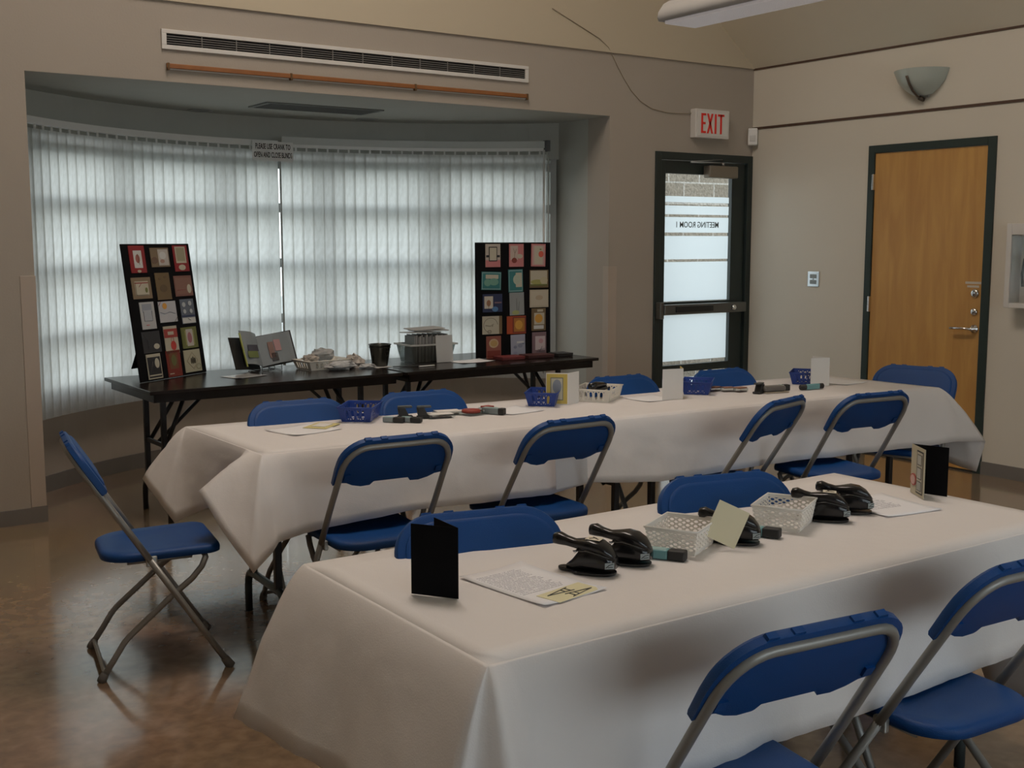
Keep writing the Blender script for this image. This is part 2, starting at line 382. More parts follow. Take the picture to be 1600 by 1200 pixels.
def arc(cx, cy, r, a0, a1, n): return [(cx + r * math.cos(a0 + (a1 - a0) * i / n), cy + r * math.sin(a0 + (a1 - a0) * i / n)) for i in range(n + 1)]

# ------------------------------------------------------------------ setting: room shell
ZC, ZG = 2.826, 2.376; BXL, BXR, BZ = -5.342, -1.428, 2.391
XL, YF = -8.8, -9.3; RX, RZ = -4.4, 2.826 + 4.4 * 0.8
BAY_CX, BAY_R, BAY_CY = (BXL + BXR) / 2, 2.685, 1.45 - 2.685
def bay_y(x, dr=0.0): return BAY_CY + math.sqrt((BAY_R + dr) ** 2 - (x - BAY_CX) ** 2)
BAY_END = bay_y(BXL)
struct(MB().box(XL - 0.1, 0.3, YF - 0.2, 1.7, -0.1, 0).build('floor', floor_material()))
b = MB(); T = 0.25
b.box(XL, BXL, 0, T, 0, ZC); b.box(BXL, BXR, 0, T, BZ, ZC); b.box(BXR, -1.0, 0, T, 0, ZC); b.box(-1.0, 0.0, 0, T, 2.165, ZC)
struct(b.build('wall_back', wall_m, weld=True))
struct(MB().prism([(XL, ZC), (0, ZC), (RX, RZ)], lambda a, c: (a, -0.012, c), lambda a, c: (a, 0.25, c)).build('wall_back_gable', gable_lit_m))
b = MB(); D0, D1, DZ = -1.123, -2.11, 2.172
b.box(0, 0.25, D0, T, 0, ZC); b.box(0, 0.25, D1, D0, DZ, ZC); b.box(0, 0.25, YF, D1, 0, ZC)
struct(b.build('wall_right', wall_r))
struct(MB().box(XL - 0.2, XL, YF, T, 0, ZC).build('wall_left', wall_m))
b = MB(); b.box(XL, -6.8, YF - 0.2, YF, 0, ZC); b.box(-1.2, 0, YF - 0.2, YF, 0, ZC); b.box(-6.8, -1.2, YF - 0.2, YF, 0, 0.7); b.box(-6.8, -1.2, YF - 0.2, YF, 2.5, ZC)
b.prism([(XL, ZC), (0, ZC), (RX, RZ)], lambda a, c: (a, YF, c), lambda a, c: (a, YF - 0.2, c))
struct(b.build('wall_front', mat('low_bounce_dark_wall', (0.14, 0.13, 0.13), 0.6)))  # unseen wall, made dark to cut light bounced onto the cloth skirts
b = MB()
for (xa, za, xb, zb) in ((0.0, ZC, RX, RZ), (XL, ZC, RX, RZ)):
    b.add([(xa, YF, za), (xa, T, za), (xb, T, zb), (xb, YF, zb), (xa, YF, za + .15), (xa, T, za + .15), (xb, T, zb + .15), (xb, YF, zb + .15)],
          [(0, 1, 2, 3), (4, 5, 6, 7), (0, 1, 5, 4), (1, 2, 6, 5), (2, 3, 7, 6), (0, 3, 7, 4)])
struct(b.build('ceiling', ceil_m))
# bay: soffit, curved wall below and above the glazing, side walls
NA = 24
xs = [BXL + (BXR - BXL) * i / NA for i in range(NA + 1)]
poly = [(BXL, 0.002)] + [(x, bay_y(x, .3)) for x in xs] + [(BXR, 0.002)]
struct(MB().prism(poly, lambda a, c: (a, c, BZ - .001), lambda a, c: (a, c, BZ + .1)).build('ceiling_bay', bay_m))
def ring_wall(z0, z1, dr0, dr1):
    p = [(x, bay_y(x, dr0)) for x in xs] + [(x, bay_y(x, dr1)) for x in reversed(xs)]
    return MB().prism(p, lambda a, c: (a, c, z0), lambda a, c: (a, c, z1))
struct(ring_wall(-0.05, 0.60, 0, 0.2).build('wall_bay_lower', mat('bay_lower_paint', (0.40, 0.345, 0.29), 0.75)))
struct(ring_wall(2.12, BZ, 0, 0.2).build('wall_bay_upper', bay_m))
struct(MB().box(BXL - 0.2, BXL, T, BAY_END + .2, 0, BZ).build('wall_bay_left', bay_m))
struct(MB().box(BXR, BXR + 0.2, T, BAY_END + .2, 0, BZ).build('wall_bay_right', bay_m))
p = [(x, bay_y(x, -0.012)) for x in xs] + [(x, bay_y(x, 0.0)) for x in reversed(xs)]
struct(MB().prism(p, lambda a, c: (a, c, 0), lambda a, c: (a, c, 0.10)).build('baseboard_bay', base_m))
b = MB(); b.box(XL, BXL + 0.006, -0.012, 0, 0, 0.085); b.box(BXL, BXL + .008, -0.006, BAY_END, 0, 0.085)
struct(b.build('baseboard_back_left', base_m))
b = MB(); b.box(BXR - 0.006, -1.0, -0.012, 0, 0, 0.085); b.box(BXR - .008, BXR, -0.006, BAY_END, 0, 0.085)
struct(b.build('baseboard_back_right', base_m))
b = MB(); b.box(-0.012, 0, -1.12, -0.0, 0, 0.085); b.box(-0.012, 0, YF, D1, 0, 0.085)
struct(b.build('baseboard_right', base_m))
for z, nm in ((ZG, 'trim_1'), (ZC, 'trim_2')):
    struct(MB().box(-0.006, 0.0, YF, -0.0, z - 0.009, z + 0.009).build(nm, groove_m))
# corner guards at both jambs of the bay
struct(MB().box(BXL - 0.075, BXL + 0.004, -0.004, 0.06, 0.086, 1.33).build('trim_3', mat('corner_guard_left_paint', (0.42, 0.35, 0.29), 0.6), bevel=0.002))
struct(MB().box(BXR - 0.004, BXR + 0.075, -0.004, 0.06, 0.086, 1.33).build('trim_4', mat('corner_guard_left_paint', (0.42, 0.35, 0.29), 0.6), bevel=0.002))
# bay windows
node = [BXL + 0.0, -4.62, -3.80, -3.00, -2.20, BXR]
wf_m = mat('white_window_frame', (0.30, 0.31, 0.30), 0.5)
for i in range(5):
    A = Vector((node[i], bay_y(node[i], 0.02), 0)); B = Vector((node[i + 1], bay_y(node[i + 1], 0.02), 0)); L = (B - A).length; a = math.atan2(B.y - A.y, B.x - A.x)
    e = bpy.data.objects.new('window_%d' % (i + 1), None); COL.objects.link(e); e.location = A; e.rotation_euler = (0, 0, a); e['kind'] = 'structure'
    f = MB()
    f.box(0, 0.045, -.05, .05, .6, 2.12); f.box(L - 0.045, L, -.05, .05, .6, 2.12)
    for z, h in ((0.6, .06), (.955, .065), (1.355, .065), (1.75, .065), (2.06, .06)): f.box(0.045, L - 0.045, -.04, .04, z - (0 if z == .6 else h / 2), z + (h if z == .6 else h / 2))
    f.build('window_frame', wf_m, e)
    MB().box(0.04, L - 0.04, -0.003, 0.003, .63, 2.08).build('window_pane', glass_m, e)
# assumed windows, out of view, in the wall behind the camera
e = bpy.data.objects.new('window_6', None); COL.objects.link(e); e.location = (-6.8, YF, 0.7); e['kind'] = 'structure'
f = MB()
for x in (0, 1.37, 2.77, 4.17, 5.53): f.box(x, x + .07, -.06, .0, 0, 1.8)
f.box(0, 5.6, -.06, 0, 0, .07); f.box(0, 5.6, -.06, 0, 1.73, 1.8); f.build('window_frame', wf_m, e)
MB().box(0.05, 5.55, -.035, -.03, .05, 1.75).build('window_pane', glass_m, e)
# outside: paved ground, block wall by the exit, shrubs beyond the bay
struct(MB().box(-16, 12, 1.75, 26, -0.2, -0.12).build('ground_outside', mat('concrete_paving', (0.32, 0.32, 0.30), 0.9, vary=.15)))
struct(MB().box(-1.1, 3.8, T, 1.75, -0.2, -0.05).build('ground_walkway', mat('concrete_walk', (0.42, 0.42, 0.40), 0.9, vary=.1)))
struct(MB().box(-0.05, 3.6, 2.35, 2.65, -0.12, 2.62).build('wall_outside', block_material()))
def shrub(x, y, h, w, label):
    t = thing('garden_shrub', label, 'shrub', (x, y, -0.12)); rnd = random.Random(int(x * 100)); b = MB()
    for i in range(900):
        u, v = rnd.uniform(0, 2 * PI), rnd.uniform(-1, 1); r = rnd.uniform(.6, 1) ** .5
        c = Vector((w * r * math.cos(u) * math.sqrt(1 - v * v), w * r * math.sin(u) * math.sqrt(1 - v * v), h * .55 + h * .45 * v * r))
        d = Vector((rnd.uniform(-1, 1), rnd.uniform(-1, 1), rnd.uniform(-1, 1))).normalized(); s_ = d.cross(Vector((0, 0, 1))).normalized() * .035
        b.add([c - d * .06, c + s_, c + d * .07, c - s_], [(0, 1, 2, 3)])
    b.build('foliage', mat('leaf_green', (0.06, 0.16, 0.04), 0.6, vary=.4), t)
    MB().tube([(0, 0, 0), (0.02, 0, h * .4), (-.02, .02, h * .8)], [.03, .022, .01], 8).build('stem', mat('bark', (.1, .07, .05), .8), t)
shrub(-3.15, 5.2, 1.7, .8, 'green shrub outside the bay window, seen in the gap between the two blinds')

# ------------------------------------------------------------------ exit door
e = bpy.data.objects.new('door_1', None); COL.objects.link(e); e['kind'] = 'structure'
f = MB(); f.box(-1.0, -.945, -.012, .12, 0, 2.165); f.box(-.055, 0, -.012, .12, 0, 2.165); f.box(-.945, -.055, -.012, .12, 2.11, 2.165)
f.build('door_frame', green_m, e, bevel=.003)
f = MB(); f.box(-.94, -.885, .01, .05, .01, 2.105); f.box(-.20, -.06, .01, .05, .01, 2.105); f.box(-.885, -.20, .01, .05, 2.01, 2.105)
f.box(-.885, -.20, .01, .05, .975, 1.055); f.box(-.885, -.20, .01, .05, .52, .575); f.box(-.885, -.20, .01, .05, .01, .12)
leaf = f.build('door_leaf', green_m, e, bevel=.002)
for nm, z0, z1 in (('glass_pane', 1.05, 2.015), ('glass_pane', .57, .98), ('glass_pane', .115, .525)):
    MB().box(-.89, -.195, .028, .032, z0, z1).build(nm, glass_m, e)
bands = [(1.80, 1.845), (1.71, 1.775), (1.575, 1.69), (1.375, 1.55), (1.06, 1.355), (.605, .955), (.13, .475)]
for z0, z1 in bands:
    MB().add([(-.885, .026, z0), (-.215, .026, z0), (-.215, .026, z1), (-.885, .026, z1)], [(0, 1, 2, 3)]).build('frosted_film_band', film_m, e)
text_mesh('door_lettering', 'MEETING ROOM 1', .062, mat('grey_lettering', (.10, .12, .12), .6), e, (-.545, .0225, 1.632), (-PI / 2, 0, PI), .88, .0006, .0006).rotation_euler = (PI / 2, 0, 0)
lt = [o for o in bpy.data.objects if o.name.startswith('door_lettering')][0]
for v in lt.data.vertices: v.co.x *= -1
# panic bar
pb = MB().box(-.985, -.945, -.065, -.0, .935, 1.06).box(-.95, -.10, -.075, -.005, .965, 1.04).build('panic_bar', mat('dull_bronze_metal', (.14, .14, .13), .35, .7), e, bevel=.006)
MB().box(-.84, -.46, -.085, -.07, .982, 1.026).build('push_pad', black_m, pb, bevel=.004)
MB().lathe([(.022, 0), (.022, .012), (.012, .02)], n=20, M=Matrix.Rotation(PI / 2, 4, 'X'), c=(-.24, -.075, 1.003), cap=True).build('lock_cylinder', chrome_m, pb)
# closer
cl = MB().box(-.52, -.22, -.075, -.005, 1.985, 2.075).build('door_closer', mat('bronze_closer', (.22, .19, .15), .4, .4), e, bevel=.008)
MB().tube([(-.36, -.05, 2.078), (-.36, -.05, 2.10)], .012).tube([(-.36, -.05, 2.098), (-.70, -.06, 2.092)], .009, 8, flat=.5).tube([(-.70, -.06, 2.098), (-.34, -.02, 2.125)], .007, 8, flat=.5).build('closer_arm', alu_m, cl)
# ------------------------------------------------------------------ wood door
e = bpy.data.objects.new('door_2', None); COL.objects.link(e); e.location = (0, 0, 0); e['kind'] = 'structure'
f = MB(); f.box(-.014, .10, D0 - .052, D0, 0, DZ); f.box(-.014, .10, D1, D1 + .058, 0, DZ); f.box(-.014, .10, D1 + .058, D0 - .052, DZ - .052, DZ)
f.build('door_frame', mat('dark_green_frame_2', (.020, .034, .030), .42), e, bevel=.003)
o = MB().box(-.002, .04, D1 + .06, D0 - .054, .012, DZ - .054).build('door_leaf', wood_door_material(), e, bevel=.002)
MB().box(0.0, .06, D1 + .05, D0 - .05, 0, .012).build('door_gap_shade', slot_m, e)  # dark strip standing in for the shade in the gap under the door
RY = Matrix.Rotation(-PI / 2, 4, 'Y')
for z, r in ((1.175, .028), (1.055, .024)):
    MB().lathe([(r, 0), (r, .008), (r * .75, .014), (r * .35, .016)], n=24, M=RY, c=(-.002, -2.005, z), cap=True).build('deadbolt', chrome_m, e)
MB().lathe([(.027, 0), (.027, .008), (.012, .012), (.012, .05), (.0, .052)], n=24, M=RY, c=(-.002, -2.012, .945)).tube([(-.05, -2.012, .945), (-.055, -1.95, .948), (-.055, -1.865, .944)], .0105, 10, flat=.8).build('lever_handle', chrome_m, e)
for z in (1.92, 1.07, .25):
    MB().box(-.022, .0, D0 - .056, D0 - .040, z - .055, z + .055).build('hinge', chrome_m, e, bevel=.003)
MB().box(-.004, -.001, -2.045, -1.93, 1.235, 1.250).build('label_strip', mat('pale_label', (.55, .5, .42), .5), e)
MB().box(-.004, -.001, -2.03, -1.945, 1.212, 1.226).build('label_strip', mat('pale_label', (.55, .5, .42), .5), e)

# ------------------------------------------------------------------ wall fittings
t = thing('air_grille', 'long white slotted air grille on the wall above the bay window', 'vent', (-4.62, 0, 2.565))
GL, GH = 2.478, .108
f = MB(); f.box(0, GL, -.012, 0, 0, .024); f.box(0, GL, -.012, 0, GH - .022, GH); f.box(0, .028, -.012, 0, .024, GH - .022); f.box(GL - .028, GL, -.012, 0, .024, GH - .022)
f.build('frame', white_m, t, bevel=.002)
MB().box(.02, GL - .02, -.002, .0, .02, GH - .02).build('opening_shade_panel', slot_m, t)  # black sheet standing in for the shade behind the louvers
for i in range(4): MB().box(.026, GL - .026, -.009, -.003, .033 + i * .0125, .0365 + i * .0125).build('louver', mat('grille_louver', (.20, .19, .18), .5), t)
for i in range(11): MB().box(.028 + .2017 * (i + 1) - .002, .028 + .2017 * (i + 1) + .002, -.0105, -.003, .024, GH - .022).build('divider', mat('grille_louver', (.20, .19, .18), .5), t)

t = thing('hanging_rail', 'thin varnished wooden hanging rail in three lengths below the air grille', 'rail', (-4.6, 0, 2.475))
for k, (x0, x1) in enumerate(((0, .735), (.745, 1.575), (1.585, 2.45))):
    r = MB().box(x0, x1, -.024, -.012, -.013, .013).build('rail_length', rail_m, t, bevel=.003)
    MB().box(x0 + .01, x1 - .01, -.0125, -.002, -.019, -.014).build('backing_strip', white_m, r)
for x in (0.01, .74, 1.58, 2.44):
    MB().box(x - .006, x + .006, -.028, 0, -.024, .016).build('bracket', mat('brass_bracket', (.16, .09, .04), .5, .5), t, bevel=.002)

t = thing('exit_sign', 'white box EXIT sign with red letters on the wall above the glass door', 'sign', (-.66, 0, 2.275))
MB().box(0, .345, -.062, 0, 0, .212).build('housing', white_m, t, bevel=.006)
MB().box(.018, .327, -.064, -.060, .018, .194).build('face', mat('exit_face', (.66, .66, .63), .4), t, bevel=.002)
f = MB(); y0, y1 = -.068, -.0635; z0, z1 = .035, .180; s_ = .016
def lb(x0, x1, za, zb): f.box(x0, x1, y0, y1, za, zb)
lb(.052, .052 + s_, z0, z1); lb(.068, .098, z0, z0 + s_); lb(.068, .098, z1 - s_, z1); lb(.068, .094, .1, .1 + s_)
for (xa, xb) in ((.110, .156), (.156, .110)):
    f.add([(xa, y0, z0), (xa + s_, y0, z0), (xb + s_, y0, z1), (xb, y0, z1), (xa, y1, z0), (xa + s_, y1, z0), (xb + s_, y1, z1), (xb, y1, z1)], [(0, 1, 2, 3), (4, 5, 6, 7), (0, 1, 5, 4), (1, 2, 6, 5), (2, 3, 7, 6), (3, 0, 4, 7)])
lb(.190, .190 + s_, z0, z1); lb(.246, .246 + s_, z0, z1); lb(.222, .286, z1 - s_, z1)
f.build('lettering', red_m, t)

t = MB().tube([(-1.95, -.016, 3.07), (-1.85, -.016, 3.03), (-1.68, -.016, 2.965), (-1.54, -.016, 2.91), (-1.46, -.012, 2.86), (-1.41, -.006, 2.80), (-1.37, -.005, 2.74), (-1.31, -.005, 2.66), (-1.24, -.005, 2.58), (-1.15, -.005, 2.51), (-1.04, -.005, 2.465), (-.9, -.005, 2.447), (-.78, -.005, 2.448), (-.655, -.01, 2.455)], .003, 6).build('electrical_cable', mat('tan_cord', (.36, .30, .22), .6))
tag(t, 'thin tan cord sagging down the back wall to the red EXIT sign', 'cable')
t = thing('motion_sensor', 'small white motion sensor in the wall corner right of the EXIT sign', 'sensor', (-.035, -.035, 2.245), -PI / 4)
MB().box(-.036, .036, -.03, .035, 0, .13).build('housing', whitep_m, t, bevel=.008)
MB().box(-.022, .022, -.035, -.028, .03, .075).build('lens', mat('sensor_lens', (.6, .6, .58), .2), t, bevel=.004)

t = thing('wall_plate', 'square steel outlet plate on the right wall between the two doors', 'outlet', (0, -.655, 1.175))
MB().box(-.006, 0, -.055, .055, 0, .112).build('plate', chrome_m, t, bevel=.003)
MB().box(-.010, -.005, -.03, .03, .062, .092).build('socket', label_m, t, bevel=.004); MB().box(-.010, -.005, -.03, .03, .02, .05).build('socket', label_m, t, bevel=.004)
MB().lathe([(.0035, 0), (.0035, .003)], n=10, M=RY, c=(-.006, 0, .056), cap=True).build('screw', slot_m, t)

# sconce: quarter bowl of frosted glass with a metal strap
t = thing('wall_sconce', 'frosted glass half-bowl wall light with a metal strap above the wooden door', 'wall lamp', (0, -1.545, 2.47))
prof = [(.015, .0), (.07, .012), (.12, .045), (.165, .095), (.195, .165)]
MB().lathe(prof, n=28, a0=PI / 2, a1=3 * PI / 2).lathe([(r - .006, z + .003) for r, z in prof], n=28, a0=PI / 2, a1=3 * PI / 2).build('glass_bowl', sconce_m, t)
MB().tube([(-.005, 0, -.012), (-.06, 0, -.006), (-.115, 0, .028), (-.155, 0, .07), (-.185, 0, .12)], .011, 8, flat=.45).tube([(-.001, 0, -.02), (-.04, 0, -.012)], .016, 8).build('strap', mat('brown_metal_strap', (.12, .09, .07), .4, .6), t)
MB().box(-.012, 0, -.05, .05, -.01, .10).build('back_plate', alu_m, t, bevel=.003)

# fire extinguisher cabinet, mostly beyond the right edge of the picture
t = thing('extinguisher_cabinet', 'white wall cabinet right of the wooden door at the picture edge', 'cabinet', (0, -2.44, 1.10))
f = MB(); f.box(-.125, 0, .12, .155, 0, .52); f.box(-.125, 0, -.22, -.185, 0, .52); f.box(-.125, 0, -.185, .12, 0, .03); f.box(-.125, 0, -.185, .12, .45, .52); f.box(-.012, 0, -.19, .13, .02, .46)
f.build('cabinet_body', white_m, t, bevel=.003)
MB().box(-.123, -.121, -.18, .115, .035, .445).build('glass_front', glass_m, t)
t = thing('fire_extinguisher', 'red and black fire extinguisher inside the white wall cabinet', 'fire extinguisher', (-.06, -2.46, 1.131))
MB().lathe([(0, 0), (.048, 0), (.05, .01), (.05, .24), (.04, .275), (.02, .29), (0, .29)], n=24).build('cylinder', mat('steel_cylinder', (.2, .2, .2), .3, .7), t)
MB().lathe([(.0515, .07), (.0515, .15)], n=24).build('red_band', red_m, t)
MB().tube([(0, 0, .29), (-.0, .05, .31), (0, .085, .27), (-.01, .092, .18), (-.01, .085, .10)], .009, 8).build('hose', black_m, t)
MB().box(-.01, .01, -.05, .03, .29, .31).build('handle', black_m, t, bevel=.004)

# pendant light fixture
t = thing('pendant_light', 'long silver pendant light fixture hanging at the top of the picture', 'ceiling light', (-2.64, -2.0, 2.60))
sec = [(-.115, .0), (-.125, .02), (-.12, .05), (-.095, .085), (-.06, .105), (.06, .105), (.095, .085), (.12, .05), (.125, .02), (.115, .0)]
LN = 3.6
MB().loft([[(a, -y, z * (1 - .12 * (y == 0)) + .004) for a, z in sec] for y in (0, .01, LN - .01, LN)]).build('housing', mat('light_grey_housing', (.42, .42, .42), .35), t)
MB().box(-.105, .105, -LN + .03, -.03, -.012, .006).build('lens', lens_m, t, bevel=.006)
for y in (-.12, -LN + .3): MB().tube([(0, y, .1), (0, y, 2.2)], .006, 6).build('suspension_rod', whitep_m, t)
# bay ceiling: return-air grille and two recessed lights
t = thing('ceiling_grille', 'grey rectangular grille set in the bay ceiling', 'vent', (-3.35, .72, BZ))
MB().box(-.42, .42, -.16, .16, -.01, -.001).build('frame', mat('grille_grey', (.17, .18, .17), .6), t, bevel=.002)
for i in range(9): MB().box(-.39, .39, -.14 + i * .032, -.13 + i * .032, -.013, -.009).build('slat', mat('grille_grey2', (.10, .105, .10), .6), t)
for x, y, l in ((-3.95, 1.28, 'recessed round downlight left of the grey grille in the bay ceiling'), (-2.74, 1.17, 'recessed round downlight right of the grey grille in the bay ceiling')):
    t = thing('recessed_downlight', l, 'ceiling light', (x, y, BZ), group='bay ceiling downlights')
    MB().lathe([(.085, 0), (.085, -.006), (.062, -.006), (.055, -.001)], n=28).build('trim_ring', mat('downlight_trim', (.30, .31, .30), .35), t)
    MB().lathe([(.056, -.0015), (.0, -.0015)], n=24).build('reflector', chrome_m, t)

# ------------------------------------------------------------------ vertical blinds
def blind_xy(x, dr=-.13): return x, bay_y(x, dr)
def ang_of(x): return math.atan2(-(x - BAY_CX), (bay_y(x, -.13) - BAY_CY))
Rb = BAY_R - .13; thL = math.asin((BXL + .03 - BAY_CX) / Rb); thR = math.asin((BXR - .15 - BAY_CX) / Rb); thM = math.asin((-3.375 - BAY_CX) / Rb)
def bp(th, dr=0.0): return Vector((BAY_CX + (Rb + dr) * math.sin(th), BAY_CY + (Rb + dr) * math.cos(th), 0))
def make_blind(ta, tb, label, skips=()):
    c = bp((ta + tb) / 2)
    t = thing('vertical_blind', label, 'blind', (c.x, c.y, 0), group=None)
    n = 20; inner = [bp(ta + (tb - ta) * i / n, -.022) - c for i in range(n + 1)]; outer = [bp(ta + (tb - ta) * i / n, .022) - c for i in range(n + 1)]
    pl = [(p.x, p.y) for p in inner] + [(p.x, p.y) for p in reversed(outer)]
    MB().prism(pl, lambda a, q: (a, q, 2.175), lambda a, q: (a, q, 2.215)).build('head_rail', whitep_m, t)
    step = .0800 / Rb; k = int(round((tb - ta) / step)); step = (tb - ta) / k
    vm = None; w = .0485
    for i in range(k):
        th = ta + (i + .5) * step; p = bp(th) - c
        yaw = -th - math.radians(6 + random.uniform(-1.5, 1.5)) - (math.radians(48) if (i == k - 1 and 'left' in label) else 0)
        if vm is None:
            m = MB(); cols = 6; vs = []; fs = []
            for zi, z in enumerate((.475, 2.15)):
                for j in range(cols + 1):
                    s_ = -1 + 2 * j / cols; vs.append((s_ * w, -.006 * (1 - s_ * s_), z))
            for j in range(cols): fs.append((j, j + 1, cols + 2 + j, cols + 1 + j))
            m.add(vs, fs, 0, True); v = m.build('vane', vane_m, t); vm = v.data
            cm = MB().box(-.006, .006, -.004, .004, 2.145, 2.176).build('carrier_clip', whitep_m, v)
            cmd = cm.data
        else:
            v = bpy.data.objects.new('vane', vm); COL.objects.link(v); v.parent = t
            cm = bpy.data.objects.new('carrier_clip', cmd); COL.objects.link(cm); cm.parent = v
        v.location = p; v.rotation_euler = (0, 0, yaw)
    return t
bl = make_blind(thL, thM - .004, 'pale vertical vane blind covering the left half of the bay window')
br = make_blind(thM + .006, thR, 'pale vertical vane blind covering the right half of the bay window')
# valance strip, wand and end bracket of the right blind
c = br.location; a, b2 = thM + .006, thR; n = 20
pl = [bp(a + (b2 - a) * i / n, -.034) - c for i in range(n + 1)] + [bp(b2 - (b2 - a) * i / n, -.030) - c for i in range(n + 1)]
MB().prism([(p.x, p.y) for p in pl], lambda a, q: (a, q, 2.195), lambda a, q: (a, q, 2.245)).build('valance', mat('white_valance', (.5, .52, .5), .45), br)
p = bp(thR, -.03) - c
MB().tube([(p.x + .02, p.y - .02, 2.19), (p.x + .02, p.y - .02, .9)], .006, 8).build('wand', mat('clear_wand', (.45, .47, .46), .3), br)
MB().box(p.x - .0, p.x + .03, p.y - .03, p.y + .02, 2.17, 2.25).build('end_bracket', mat('dark_bracket', (.1, .1, .1), .5), br)
MB().tube([(p.x - .02, p.y - .02, 2.18), (p.x - .02, p.y - .02, .52)], .010, 6, flat=.3).build('edge_strip', whitep_m, br)
MB().tube([(bp(thM, -.03) - bl.location).to_tuple()[:2] + (2.17,), (bp(thM, -.03) - bl.location).to_tuple()[:2] + (.62,)], .007, 8).build('wand', mat('clear_wand', (.45, .47, .46), .3), bl)

sg = bp(math.asin((-3.435 - BAY_CX) / Rb), -.045)
t = thing('blind_notice', 'white notice reading PLEASE USE CRANK TO OPEN AND CLOSE BLINDS on the blind rail', 'sign', (sg.x, sg.y, 2.07), math.radians(4))
MB().box(-.158, .158, -.002, .002, 0, .135).build('panel', mat('notice_white', (.72, .72, .70), .5), t)
text_mesh('lettering', 'PLEASE USE CRANK TO', .052, black_m, t, (0, -.0025, .098), (PI / 2, 0, 0), .50, .0006, .0008)
text_mesh('lettering', 'OPEN AND CLOSE BLINDS', .052, black_m, t, (0, -.0025, .040), (PI / 2, 0, 0), .475, .0006, .0008)

